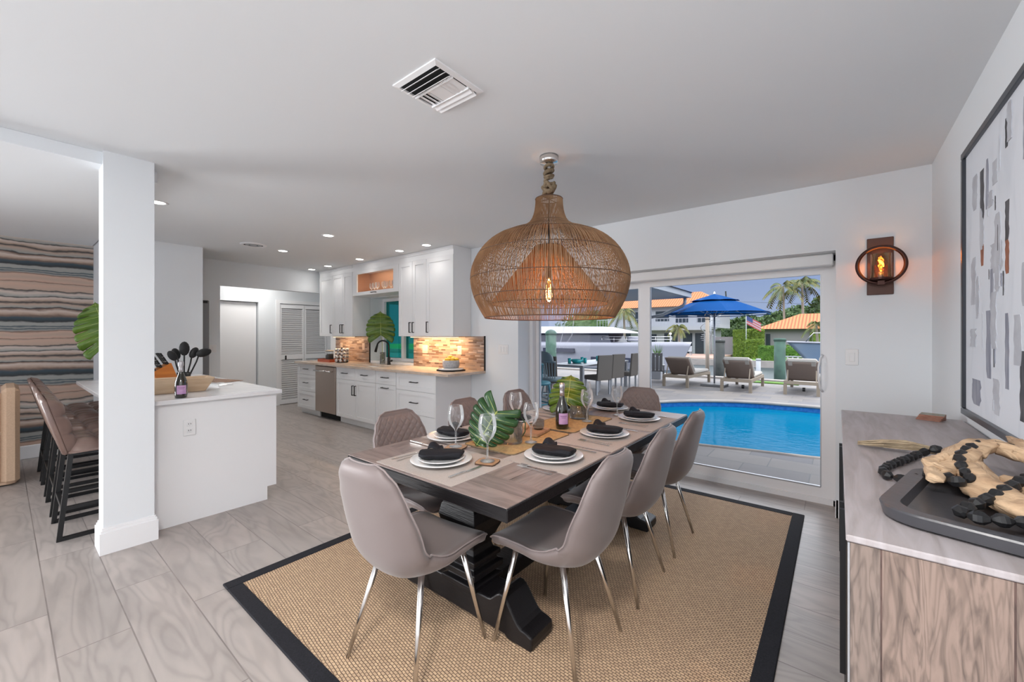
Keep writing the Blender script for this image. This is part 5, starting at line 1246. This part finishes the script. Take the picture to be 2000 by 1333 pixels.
ds = MB().tube([(-3.35, 11.95, 2.44), (-3.35, 11.95, 2.30), (-3.42, 12.0, 2.22), (-4.0, 12.0, 1.98), (-4.35, 12.0, 1.92)], .045, 8)
ds.tube([(-4.35, 12.0, 1.92), (-4.42, 12.0, 1.85), (-4.42, 12.0, 1.7)], .045, 8); tag(ds.build('downspout', M['stucco'], None, True), 'curved white downspout below the wing roof corner', 'downspout')
tag(MB().box(-4.50, -4.34, 11.92, 12.0, GZ, 2.45).build('roof_post', M['stucco']), 'white post at the corner of the house wing roof', 'post')
struct('wall_wing', MB().box(-6.9, -6.25, 7.3, 7.5, GZ, 2.45), M['stucco'])

# --- loungers
def make_lounger(label, loc, rz):
    t = thing('sun_lounger', label, 'sun lounger', loc, rz, 'sun loungers beyond the pool')
    MB().box(-.36, .36, 0, .05, .26, .34).box(-.36, .36, 1.90, 1.95, .26, .34).box(-.36, -.31, .05, 1.9, .26, .34).box(.31, .36, .05, 1.9, .26, .34).build('frame', M['teak'], t)
    for x in (-.33, .33):
        for y in (.03, 1.90): MB().box(x-.035, x+.035, y-.03, y+.035, 0, .27).build('leg', M['teak'], t)
    def bk(u, v): x = (u-.5)*.66; return (x, .62-.50*v-.03*sin(pi*u), .33+.50*v)
    o = MB().grid(bk, 9, 9).build('sling_back', M['loungefab'], t, True); s_ = o.modifiers.new('s', 'SOLIDIFY'); s_.thickness = .03
    for x in (-.29, .29): MB().bar((x, .22, .60), (x, .10, .32), .022).build('back_strut', M['teak'], t)
    MB().box(-.33, .33, .60, 1.90, .34, .43, bev=.03).build('seat_cushion', M['cushion'], t)
    MB().box(-.33, .33, -.05, .05, 0, .62, Matrix.Translation((0, .70, .40)) @ Matrix.Rotation(.785, 4, 'X'), bev=.03).build('back_cushion', M['cushion'], t)
    MB().lathe([(0, -.03), (.05, -.03), (.05, .03), (0, .03)], 12, M=Matrix.Translation((0, .95, .05)) @ Matrix.Rotation(pi/2, 4, 'Y')).build('wheel', M['bead'], t)
    return t
lg = make_lounger('brown sling sun lounger left of the blue umbrella pole', (-3.62, 11.95, GZ), radians(-4))
l2 = dup(lg, 'sun lounger right of the blue umbrella pole with a cushion over its back', (-2.07, 11.85, GZ), radians(-1))
l3 = dup(lg, 'sun lounger at the right edge of the glass door view', (-.70, 12.15, GZ), radians(0))
for par, nm in ((l2, 'draped_cushion'), (l3, 'draped_cushion')): 
    MB().box(-.31, .31, -.05, .05, .0, .24, Matrix.Translation((0, .24, .72)) @ Matrix.Rotation(.785, 4, 'X'), bev=.035).build(nm, M['cushion'], par)
# --- umbrella
um = thing('patio_umbrella', 'open blue canvas patio umbrella with grey pole beyond the pool', 'umbrella', (-2.80, 12.9, GZ))
MB().tube([(0, 0, .08), (0, 0, 2.62)], .024, 12).build('pole', M['alu'], um, True)
MB().box(-.32, .32, -.26, .26, 0, .07, bev=.01).build('base', M['grey'], um)
def canopy(r1, r0, z1, z0, name):
    vs = []; N_ = 8
    mb = MB()
    def f(u, v):
        a = 2*pi*u+pi/8; s_ = (u*8) % 1; k = cos(pi/8)/cos((s_-.5)*pi/4); r = r0+(r1-r0)*v
        return (r*k*cos(a)*1.0, r*k*sin(a)*.92, z0+(z1-z0)*v**1.08-.03*sin(pi*s_)*v*(-1 if v > .98 else 1)*.6)
    mb.grid(f, 64, 10, wrapu=True); o = mb.build(name, M['bluefab'], um, False); s_ = o.modifiers.new('s', 'SOLIDIFY'); s_.thickness = .008
canopy(1.46, .50, 2.10, 2.47, 'canopy'); canopy(.66, .02, 2.46, 2.66, 'canopy_vent')
MB().tube([(1.44*cos(a)*1, 1.44*sin(a)*.92, 2.06) for a in [2*pi*i/8+pi/8 for i in range(8)]], .012, 5, closed=True).build('hem', M['bluefab'], um)
for i in range(8):
    a = 2*pi*i/8+pi/8
    MB().bar((.03*cos(a), .03*sin(a), 2.56), (1.42*cos(a), 1.42*sin(a)*.92, 2.10), .014).bar((.03*cos(a), .03*sin(a), 2.02), (.75*cos(a), .75*sin(a)*.92, 2.33), .010).build('rib', M['alu'], um)
MB().lathe([(0, 2.66), (.03, 2.67), (.02, 2.72), (0, 2.74)], 10).build('finial', M['white'], um)
# --- small side things at the left of the lounger
pc = thing('potted_plant', 'green spiky plant in a white square pot behind the loungers', 'potted plant', (-4.75, 13.8, GZ))
MB().box(-.16, .16, -.16, .16, 0, .75).build('pot', M['stucco'], pc)
rn = random.Random(2); lf = MB()
for i in range(46):
    a = rn.uniform(0, 2*pi); L = rn.uniform(.25, .5); r = rn.uniform(.1, .3)
    lf.add([(-.015*sin(a), .015*cos(a), .72), (.015*sin(a), -.015*cos(a), .72), (r*cos(a), r*sin(a), .72+L)], [(0, 1, 2)])
lf.build('leaves', M['grass'], pc)
ac = thing('adirondack_chair', 'dark low chair seen just right of the middle door stile', 'chair', (-4.6, 13.0, GZ), radians(20))
MB().box(-.3, .3, -.1, .4, .32, .36).build('seat', M['grey'], ac)
for i in range(5): MB().box(-.27+i*.11, -.18+i*.11, -.02, .0, 0, .62, Matrix.Translation((0, -.08, .34)) @ Matrix.Rotation(.35, 4, 'X')).build('back_slat', M['grey'], ac)
for x in (-.30, .30):
    MB().box(x-.04, x+.04, -.12, .45, .50, .53).build('armrest', M['grey'], ac); MB().box(x-.02, x+.02, .36, .42, 0, .5).build('leg', M['grey'], ac); MB().box(x-.02, x+.02, -.12, -.06, 0, .5).build('leg', M['grey'], ac)
# --- outdoor dining: long table, wicker chairs, teal bar chairs
ot = thing('outdoor_table', 'long outdoor dining table under the wing roof set with teal glassware', 'table', (-5.2, 9.95, GZ))
MB().box(-.48, .48, -1.35, 1.35, .71, .75).build('tabletop', M['alu'], ot)
for x in (-.42, .42):
    for y in (-1.28, 1.28): MB().box(x-.04, x+.04, y-.04, y+.04, 0, .71).build('leg', M['alu'], ot)
wc = None
def make_wchair(t):
    MB().box(-.24, .24, -.24, .24, .10, .47, bev=.02).build('seat', M['wicker'], t)
    MB().box(-.24, .24, -.035, .02, 0, .58, Matrix.Translation((0, -.23, .42)) @ Matrix.Rotation(.09, 4, 'X'), bev=.01).build('backrest', M['wicker'], t)
    for x in (-.21, .21):
        for y in (-.21, .21): MB().box(x-.02, x+.02, y-.02, y+.02, 0, .12).build('leg', M['alu'], t)
for x, y, a, lab in ((-4.72, 9.35, 70, 'grey wicker chair at the near end of the outdoor table\'s pool side'), (-4.72, 10.10, 75, 'grey wicker chair in the middle of the outdoor table\'s pool side'), (-4.62, 10.85, 90, 'grey wicker chair at the far end of the outdoor table\'s pool side'), (-5.35, 8.22, 10, 'grey wicker chair heading the near end of the outdoor table')):
    if wc is None:
        wc = thing('wicker_chair', lab, 'chair', (x, y, GZ), radians(a), 'grey wicker outdoor chairs')
        MB().box(-.24, .24, -.22, .24, .36, .47, bev=.02).build('seat', M['wicker'], wc)
        MB().box(-.24, .24, -.035, .02, -.02, .60, Matrix.Translation((0, -.22, .38)) @ Matrix.Rotation(.09, 4, 'X'), bev=.01).build('backrest', M['wicker'], wc)
        for xx in (-.21, .21):
            for yy in (-.2, .2): MB().box(xx-.02, xx+.02, yy-.02, yy+.02, 0, .37).build('leg', M['alu'], wc)
    else: dup(wc, lab, (x, y, GZ), radians(a))
M['tealg'] = mat('teal_glass', (.02, .36, .38), .15)
tg = None
for x, y in ((-5.38, 9.1), (-5.15, 9.5), (-5.4, 9.8), (-5.1, 10.2), (-5.35, 10.6), (-5.05, 10.9)):
    if tg is None:
        tg = tag(MB().lathe([(.03, 0), (.04, .0), (.045, .13), (.04, .13), (.03, .01), (0, .01)], 14).build('tumbler', M['tealg'], None, True, (x, y, GZ+.75)), 'teal glass tumbler standing on the outdoor dining table', 'tumbler', 'teal tumblers on the outdoor table')
    else: o = tg.copy(); C.objects.link(o); o.location = (x, y, GZ+.75)
tag(MB().lathe([(0, 0), (.10, .0), (.17, .10), (.16, .10), (.09, .012), (0, .012)], 20).build('serving_bowl', M['tealg'], None, True, (-5.25, 9.25, GZ+.75)), 'wide teal bowl at the near end of the outdoor table', 'bowl')
# teal bar chairs at the left edge of the door
def make_bar_chair(label, loc, rz, m_):
    t = thing('outdoor_bar_chair', label, 'bar chair', loc, rz, 'high backed outdoor bar chairs')
    for i in range(11):
        a = -1.25+i*.25; x0, y0 = .19*sin(a), -.17*cos(a); x1, y1 = .25*sin(a), -.23*cos(a)
        MB().bar((x0, y0, .66), (x1, y1, .98), .013).build('back_slat', m_, t)
    MB().tube([(.25*sin(a), -.23*cos(a), .98) for a in [-1.3+i*.13 for i in range(21)]], .018, 8).build('lower_rail', m_, t, True)
    def bk(u, v): a = -1.15+2.3*u; return (.25*sin(a)*(1-.12*v*v), -.24*cos(a), .98+.19*v*(1-.5*(2*u-1)**4))
    o = MB().grid(bk, 15, 6).build('backrest', m_, t, True); s_ = o.modifiers.new('s', 'SOLIDIFY'); s_.thickness = .02
    MB().lathe([(0, .62), (.20, .62), (.22, .65), (.20, .675), (0, .67)], 24).build('seat', m_, t, True)
    for x in (-1, 1):
        for y in (-1, 1): MB().tube([(x*.13, y*.13, .63), (x*.22, y*.22, 0)], .016, 8).build('leg', m_, t, True)
    MB().tube([(.175*sx_, .175*sy_, .30) for sx_, sy_ in ((-1, -1), (1, -1), (1, 1), (-1, 1))], .012, 6, closed=True).build('footrest', m_, t)
    return t
bc = make_bar_chair('teal high outdoor chair nearest the left jamb of the glass door', (-4.02, 5.75, GZ), radians(-20), M['tealp'])
M['greyp'] = mat('grey_blue_chair_plastic', (.23, .29, .31), .45)
make_bar_chair('grey blue high outdoor chair just right of the teal one', (-4.15, 6.45, GZ), radians(-35), M['greyp'])
make_bar_chair('grey blue high outdoor chair behind the teal one', (-4.75, 6.75, GZ), radians(-10), M['greyp'])
tag(MB().box(-4.05, -3.93, 6.98, 7.1, GZ, 2.45).build('roof_post', M['stucco']), 'pale post seen beside the left jamb of the glass door', 'post') if False else None

# --- canal, quay, lawn strip
M['canal'] = mat('dark_canal_water', (.012, .028, .035), .3, spec=.25, bump=.5, scale=3, stretch=(1, 3, 1), bdist=.05)
struct('floor_canal', MB().box(-70, 30, 15.3, 39, -2.2, -1.15), M['canal'])
struct('wall_quay', MB().box(-70, 30, 15.15, 15.5, -1.3, -.02), M['conc'])
tag(MB().box(-2.15, -.9, 14.55, 15.0, GZ, GZ+.03).build('lawn_strip', M['grass']), 'narrow bright green lawn strip between the loungers', 'grass', kind='stuff')
struct('floor_far_shore', MB().box(-90, 40, 38, 120, -1.4, -.75), M['grass'])
struct('wall_far_quay', MB().box(-90, 40, 37.6, 38, -1.5, -.62), M['conc'])
tag(MB().box(-17.5, -8.4, 38.02, 46.5, -.76, -.55).build('far_terrace', mat('pink_paver_terrace', (.36, .23, .18), .8, col2=(.28, .18, .14), scale=1.2)), 'pinkish stone terrace of the white house across the canal', 'terrace')
# dock pilings
def piling(label, x, y, z0, z1, r, m_):
    t = thing('dock_piling', label, 'piling', (x, y, z0), 0, None)
    MB().lathe([(r, 0), (r*.96, (z1-z0))], 16).build('post', m_, t, True)
    MB().lathe([(r*1.06, z1-z0-.08), (r*1.06, z1-z0), (r*.8, z1-z0+(.10 if m_ is M['piling'] and r > .2 else .01)), (0, z1-z0+(.18 if m_ is M['piling'] and r > .2 else .015))], 16).build('cap', m_, t, True); return t
M['pildark'] = mat('wet_dark_piling', (.05, .055, .05), .8, col2=(.02, .025, .025), scale=4)
piling('pale green capped piling at the left behind the teal chairs', -10.45, 16, -1.4, 1.50, .26, M['piling'])
piling('dark green piling between the two right-hand loungers', -1.52, 16.2, -1.4, 1.28, .17, M['piling'])
piling('tall dark piling directly behind the umbrella pole', -3.30, 16, -1.4, 1.22, .17, M['pildark'])
piling('grey weathered piling left of the umbrella pole', -3.80, 16.4, -1.4, 2.05, .07, M['trunk'])
piling('slim white capped dock post right of the umbrella pole', -2.9, 22, -1.4, .30, .10, M['stucco'])
bl_ = thing('boat_lift', 'dark boat lift beams over the water behind the left lounger', 'boat lift', (-4.6, 16.8, -1.2))
MB().box(-1.5, 1.6, -.15, .15, .55, .78).build('cross_beam', M['pildark'], bl_)
MB().box(-1.5, 1.6, 1.2, 1.5, .55, .78).build('cross_beam', M['pildark'], bl_)
MB().box(-1.5, -1.35, -.1, 1.4, -.2, .6).box(1.45, 1.6, -.1, 1.4, -.2, .6).build('cradle', M['pildark'], bl_)

# --- motor yacht moored across the canal
by = thing('motor_yacht', 'large white motor yacht with dark side windows moored on the canal', 'yacht', (-16, 31, -1.15))
def hull(u, v):     # u along length 0..1 (stern to bow), v bottom to top
    x = -9+16.3*u+(.9*v-.4)*u**6; hw = 2.2*(1-max(0, (u-.55)/.45)**2.2*.98)*(.80+.20*v); return (x, hw, v*(1.82+.25*u))
hb = MB()
hb.grid(hull, 41, 7); hb.grid(lambda u, v: (lambda p: (p[0], -p[1], p[2]))(hull(u, v)), 41, 7)
hb.grid(lambda u, v: (lambda p: (p[0], p[1]*(2*v-1), p[2]))(hull(u, 1)), 41, 5)
hb.build('hull', M['boat'], by, True)
MB().box(-5.9, 2.6, -1.7, 1.7, 1.85, 2.0).build('side_deck', M['boat'], by)
def sup(u, v): return (-6.0+8.6*u-.5*v*u, -1.6, 1.95+.95*v)
MB().add([(-6, -1.55, 1.95), (2.3, -1.55, 1.95), (1.9, -1.4, 2.85), (-6, -1.4, 2.85), (-6, 1.55, 1.95), (2.3, 1.55, 1.95), (1.9, 1.4, 2.85), (-6, 1.4, 2.85)], [(0, 1, 2, 3), (7, 6, 5, 4), (1, 5, 6, 2), (0, 3, 7, 4), (3, 2, 6, 7)]).build('cabin_glass', M['boatdark'], by)
MB().add([(-6.4, -1.9, 2.75), (3.6, -1.9, 2.72), (-6.4, 1.9, 2.75), (3.6, 1.9, 2.72), (-5, -1.3, 3.35), (1.2, -1.2, 3.25), (-5, 1.3, 3.35), (1.2, 1.2, 3.25)], [(0, 1, 5, 4), (2, 6, 7, 3), (4, 5, 7, 6), (1, 3, 7, 5), (0, 4, 6, 2), (0, 2, 3, 1)]).build('hardtop', M['boat'], by)
for x0, x1, z0, z1 in ((-3.6, -.6, 1.15, 1.5), (.9, 1.9, .55, .88), (2.7, 4.1, .55, .88), (4.7, 5.1, .6, .85)):
    MB().box(x0, x1, -2.235 if x1 < 2 else -2.17, -2.0, z0, z1).build('hull_window', M['boatdark'], by)
rl = MB()
for z in (2.25, 2.45): rl.tube([(x, -1.5*(1-max(0, (x-2.5)/4.6)**2.2), z) for x in [1.5+i*.5 for i in range(11)]], .022, 5)
for x in [1.5+i for i in range(6)]: rl.tube([(x, -1.5*(1-max(0, (x-2.5)/4.6)**2.2), 1.9), (x, -1.5*(1-max(0, (x-2.5)/4.6)**2.2), 2.45)], .018, 5)
rl.build('bow_rail', M['chrome'], by, True)
MB().tube([(-1.5, -1.6, 4.6), (-2.1, -2.2, 1.2)], .02, 5).tube([(-.9, -1.6, 4.4), (-.9, -2.0, 2.6), (-1.8, -2.2, 1.3)], .02, 5).build('rigging_line', M['boat'], by)
tag(MB().box(3.2, 4.6, -.6, .6, 2.08, 2.45, bev=.05).build('deck_box', M['boat'], None, False, (-16, 31, -1.15)), 'white storage box on the yacht foredeck', 'box')
# raised boat on the right
rb = thing('lifted_boat', 'grey blue hulled boat raised on a lift at the right of the door view', 'boat', (1.0, 24.5, .35))
M['bluehull'] = mat('grey_blue_hull', (.16, .24, .36), .25, col2=(.22, .28, .36), scale=1)
def h2(u, v): x = -3.0+6*u+(1-v)*1.3*(1-u)**2; return (x, -1.0*(1-(1-u)**3)*(.25+.75*v), -.95+1.55*v+.12*(1-u))
hb = MB(); hb.grid(h2, 25, 7); hb.grid(lambda u, v: (lambda p: (p[0], -p[1], p[2]))(h2(u, v)), 25, 7); hb.build('hull', M['bluehull'], rb, True)
MB().tube([h2(u/20, 1) for u in range(21)], .05, 6).build('gunwale', M['boat'], rb, True)
MB().tube([(-2.2, -.6, .75), (-1.9, -.7, 1.15), (3, -.8, 1.15)], .03, 6).build('bow_rail', M['chrome'], rb, True)

# --- houses across
def window(parent, x0, x1, z0, z1, y): 
    MB().box(x0, x1, y-.05, y+.02, z0, z1).build('window', M['window'], parent)
wh = thing('two_storey_house', 'white two storey house with orange tile roof across the canal', 'house', (-15, 50, -.75))
MB().box(-9, 3.6, -1.5, 6, 0, 3.0).box(-9, 4.6, .5, 6, 3.0, 5.7).build('walls', M['stucco'], wh)
MB().box(-9, 3.8, -2.6, .5, 2.75, 3.2).build('balcony', M['stucco'], wh)
MB().add([(-10, -.4, 5.6), (5.2, -.4, 5.6), (5.2, 7, 5.6), (-10, 7, 5.6), (-6.5, 3.2, 7.5), (2.0, 3.2, 7.5)], [(0, 1, 5, 4), (1, 2, 5), (2, 3, 4, 5), (3, 0, 4), (3, 2, 1, 0)]).build('tile_roof', M['tileroof'], wh)
for x0, x1, z0, z1, y in ((-5.2, -4.0, 3.6, 5.1, .5), (-2.6, -1.0, 3.9, 5.1, .5), (-.2, 1.2, 3.7, 5.1, .5), (2.2, 3.6, 3.7, 5.1, .5), (-3.4, -1.8, .4, 2.3, -1.5), (1.2, 2.2, .1, 2.4, -1.5), (2.5, 3.4, .1, 2.4, -1.5), (-6.5, -5, .4, 2.4, -1.5), (-.9, .6, .1, 2.4, -1.5)): window(wh, x0, x1, z0, z1, y)
bb = MB(); bb.box(-9, 3.8, -2.6, -2.55, 4.05, 4.12)
for i in range(33): bb.box(-9+i*.4, -8.96+i*.4, -2.6, -2.56, 3.2, 4.05)
bb.build('balcony_railing', M['boat'], wh)
sp_ = thing('spiral_staircase', 'white outdoor spiral staircase beside the two storey house', 'staircase', (-10.4, 46.5, -.55))
MB().tube([(0, 0, 0), (0, 0, 4.3)], .09, 10).build('centre_pole', M['stucco'], sp_, True)
tr_ = MB()
for i in range(18):
    a = i*.42; tr_.add([(0, 0, .2+i*.2), (1.0*cos(a), 1.0*sin(a), .2+i*.2), (1.0*cos(a+.5), 1.0*sin(a+.5), .2+i*.2)]+[(0, 0, .26+i*.2), (1.0*cos(a), 1.0*sin(a), .26+i*.2), (1.0*cos(a+.5), 1.0*sin(a+.5), .26+i*.2)], [(0, 1, 2), (3, 4, 5), (0, 1, 4, 3), (1, 2, 5, 4), (2, 0, 3, 5)])
tr_.build('treads', M['stucco'], sp_)
MB().tube([(1.0*cos(i*.1), 1.0*sin(i*.1), 1.15+i*.048) for i in range(75)], .045, 6).build('handrail', M['stucco'], sp_, True)
lh = thing('low_house', 'low grey cream house with orange tile roof at the right across the canal', 'house', (-2.5, 49, -.75))
MB().box(-3.4, 6, 0, 6, 0, 2.9).build('walls', M['stucco2'], lh)
MB().add([(-4.2, -.8, 2.8), (7, -.8, 2.8), (7, 7, 2.8), (-4.2, 7, 2.8), (-.6, 3, 4.4), (3.6, 3, 4.4)], [(0, 1, 5, 4), (1, 2, 5), (2, 3, 4, 5), (3, 0, 4), (3, 2, 1, 0)]).build('tile_roof', M['tileroof'], lh)
MB().box(-3.3, -2.9, -.06, .0, .2, 2.3).build('door', M['window'], lh)
bh = thing('distant_house', 'distant tall house with orange tile roof behind the trees at the right', 'house', (1.5, 79, -.75))
MB().box(-3.4, 5, 0, 5, 0, 6.6).build('walls', M['stucco2'], bh); MB().add([(-4.4, -1, 6.5), (6, -1, 6.5), (6, 6, 6.5), (-4.4, 6, 6.5), (.5, 2.5, 8.3)], [(0, 1, 4), (1, 2, 4), (2, 3, 4), (3, 0, 4), (3, 2, 1, 0)]).build('tile_roof', M['tileroof'], bh)
struct('wall_garden', MB().box(-10.2, -8.25, 47.2, 47.4, -.75, 1.25), M['stucco2'])
# --- planting
def clump(label, name, cat, loc, size, n_, m_, seed, leaf=.16, box=False, group=None):
    rn = random.Random(seed); mb = MB()
    if box: mb.box(-size[0]*.93, size[0]*.93, -size[1]*.93, size[1]*.93, 0, size[2]*1.95)
    else:
        mb.ball((0, 0, size[2]), 1, 18, 12, (size[0]*.85, size[1]*.85, size[2]*.9), fn=lambda a, b: 1+.12*sin(3*a+seed)*cos(2*b)+.08*sin(7*a+5*b))
    for i in range(n_):
        if box:
            f = rn.choice('xXyYz'); x, y, z = rn.uniform(-1, 1), rn.uniform(-1, 1), rn.uniform(0, 2)
            if f == 'x': x = -1
            if f == 'X': x = 1
            if f in 'yY': y = -1
            if f == 'z': z = 2
            p = Vector((x*size[0], y*size[1], z*size[2]))
        else:
            a = rn.uniform(0, 2*pi); b = rn.uniform(-.5, pi/2); k = rn.uniform(.85, 1.12)
            p = Vector((size[0]*cos(b)*cos(a)*k, size[1]*cos(b)*sin(a)*k, size[2]*(1+sin(b)*k)))
        d1 = Vector((rn.gauss(0, 1), rn.gauss(0, 1), rn.gauss(0, 1))).normalized()*leaf; d2 = Vector((rn.gauss(0, 1), rn.gauss(0, 1), rn.gauss(0, 1))).normalized()*leaf*.5
        mb.add([p-d1, p+d2, p+d1, p-d2], [(0, 1, 2, 3)])
    o = mb.build(name, m_, None, False, loc); return tag(o, label, cat, group)
clump('tall yellow green clipped hedge left of the cube hedge', 'hedge', 'hedge', (-7.6, 46.2, -.75), (.58, .5, 1.33), 1500, M['hedge'], 1, .14, True)
clump('darker top of the clipped hedge beside the low house', 'hedge', 'hedge', (-6.5, 47.4, -.75), (.68, .5, 1.36), 1500, M['hedge'], 2, .14, True)
clump('clipped cube hedge standing before the low house', 'hedge', 'hedge', (-6.08, 43.8, -.75), (.66, .5, .86), 1800, M['hedge'], 3, .12, True)
clump('long low hedge under the right window of the low house', 'hedge', 'hedge', (.4, 47.4, -.75), (2.4, .4, 1.17), 1600, M['hedge'], 4, .12, True)
clump('mounded green lawn hedge behind the raised boat', 'hedge', 'hedge', (-1.9, 40.5, -.75), (1.9, .9, .75), 1400, M['grass'], 5, .10, False)
clump('square yellow green bush at the far quay edge', 'bush', 'bush', (-4.50, 38.6, -.70), (.55, .4, .62), 900, M['grass'], 6, .08, True)
for i, (x, y, sx_, sz, lab) in enumerate(((-9.0, 60, 3.0, 2.3, 'dark leafy tree crown just right of the blue umbrella'), (-6.3, 65.5, 2.9, 2.6, 'dark tree crown behind the flagpole'), (-4.2, 71, 3.6, 3.1, 'dark tree crown behind the ridge of the low house'), (-1.3, 60.5, 1.9, 3.3, 'tall dark tree crown right of the palm trunks'), (3.0, 66, 1.9, 3.1, 'dark tree crown at the right edge of the door view'), (-22, 70, 7, 3.6, 'wide dark tree mass behind the yacht'), (-37.5, 72, 8, 3.4, 'wide dark tree mass at the far left behind the yacht'), (-12.6, 66, 2.2, 2.2, 'dark tree crown between the two storey house and the umbrella'))):
    clump(lab, 'tree', 'tree', (x, y, -.9), (sx_, 2.4, sz), 1700, M['foliage'], 20+i, .28)
def palm(label, loc, h_, fl, n_, seed, r=.14):
    rn = random.Random(seed); t = thing('palm_tree', label, 'palm tree', loc)
    MB().tube([(0, 0, 0), (.1, 0, h_*.5), (0, 0, h_)], [r*1.2, r*.85, r*.7], 10).build('trunk', M['trunk'], t, True)
    for i in range(n_):
        a = 2*pi*i/n_+rn.uniform(-.25, .25); el = rn.uniform(-.25, 1.0); L = fl*rn.uniform(.8, 1.1); f = MB(); pts = []
        for k in range(9):
            s_ = k/8; x = L*s_*cos(el)*(1-.08*s_); z = h_+L*(sin(el)*s_-.62*s_*s_*(1+.4*cos(el)))
            pts.append(Vector((x*cos(a), x*sin(a), z)))
        f.tube(pts, .018, 4)
        sd = Vector((-sin(a), cos(a), 0))
        for k in range(1, 8):
            for q in (0, .5):
                p = pts[k]*(1-q)+pts[min(k+1, 8)]*q; ll = fl*.30*(1-abs((k+q)/8-.45))*1.1
                for s2 in (-1, 1):
                    tip = p+sd*(s2*ll*.62)+(pts[min(k+1, 8)]-pts[k]).normalized()*ll*.5+Vector((0, 0, -ll*.55))
                    f.add([p-Vector((0, 0, .02)), p+(pts[min(k+1, 8)]-pts[k])*.48, tip], [(0, 1, 2)])
        f.build('frond', M['palm'], t)
    return t
palm('tall palm left of the pair standing over the low house', (-4.98, 56.6, -.75), 7.8, 2.6, 15, 1, .14)
palm('tall palm right of the pair standing over the low house', (-3.25, 57.6, -.75), 8.1, 3.1, 17, 2, .17)
palm('short palm in front of the two storey house balcony', (-13.4, 45.4, -.75), 3.0, 1.6, 17, 3, .13)
palm('palm in front of the two storey house left of the door stile', (-19.6, 45.5, -.75), 5.0, 2.3, 16, 4, .16)
palm('bushy palm before the low house at the right edge', (-1.5, 44.6, -.75), 3.1, 1.5, 16, 5, .13)
fp = thing('flagpole', 'white flagpole with a striped flag near the hedges', 'flag', (-6.95, 45, -.75))
MB().tube([(0, 0, 0), (0, 0, 4.1)], .035, 8).build('pole', M['stucco'], fp, True)
for i in range(7):
    o = MB().grid(lambda u, v, i=i: (.05+u*1.2, .06*sin(u*5), 4.05-u*.75-(i+v)*.115), 9, 2).build('flag_stripe', mat('red_stripe', (.45, .06, .08), .8) if i % 2 == 0 else M['stucco'], fp)
MB().grid(lambda u, v: (.05+u*.5, .06*sin(u*2.1)-.01, 4.06-u*.31-v*.44), 5, 2).build('flag_canton', mat('navy_canton', (.04, .06, .18), .8), fp)
fe = thing('white_fence', 'low white fence along the far quay behind the right lounger', 'fence', (-2.2, 38.3, -.7))
MB().box(-1.6, 3.5, -.03, .03, .42, .5).box(-1.6, 3.5, -.03, .03, .08, .14).build('rails', M['stucco'], fe)
for i in range(16): MB().box(-1.58+i*.33, -1.50+i*.33, -.04, .04, 0, .5).build('picket', M['stucco'], fe)
for i, x in enumerate((-15.8, -12.7)):
    lp_ = thing('garden_lamp', ['slim garden lamp post by the short palm, left one', 'slim garden lamp post right of the short palm'][i], 'lamp post', (x, 40.5, -.55), 0)
    MB().tube([(0, 0, 0), (0, 0, 2.0)], .05, 8).build('post', M['stucco'], lp_, True); MB().ball((0, 0, 2.1), .13, 10, 8).build('globe', M['white'], lp_, True)
rn = random.Random(8)
sf = None
for i, (x, y, lab) in enumerate(((-14.4, 42.6, 'left'), (-12.9, 43.2, 'middle'), (-11.6, 42.4, 'right'))):
    if sf is None:
        sf = thing('terrace_chair', 'white chair on the pinkish terrace, '+lab+' of three', 'chair', (x, y, -.55), 0, 'white terrace chairs'); o = sf
        MB().box(-.3, .3, -.3, .3, .35, .45).build('seat', M['stucco'], sf); MB().box(-.3, .3, .25, .32, .45, .9).build('backrest', M['stucco'], sf)
        for a_ in (-.27, .27):
            for b_ in (-.27, .27): MB().box(a_-.03, a_+.03, b_-.03, b_+.03, 0, .35).build('leg', M['stucco'], sf)
    else: dup(sf, 'white chair on the pinkish terrace, '+lab+' of three', (x, y, -.55))
ul = thing('utility_pole', 'leaning dark utility pole rising beyond the umbrella', 'utility pole', (-13.0, 70, -.75))
MB().tube([(0, 0, 0), (-.6, 0, 9.0)], .10, 8).build('pole', M['pildark'], ul)
MB().tube([(x, 0, 7.4-.085*x-.002*(30-abs(x-15))) for x in range(-30, 32, 2)], .018, 4).build('wire', M['pildark'], ul)
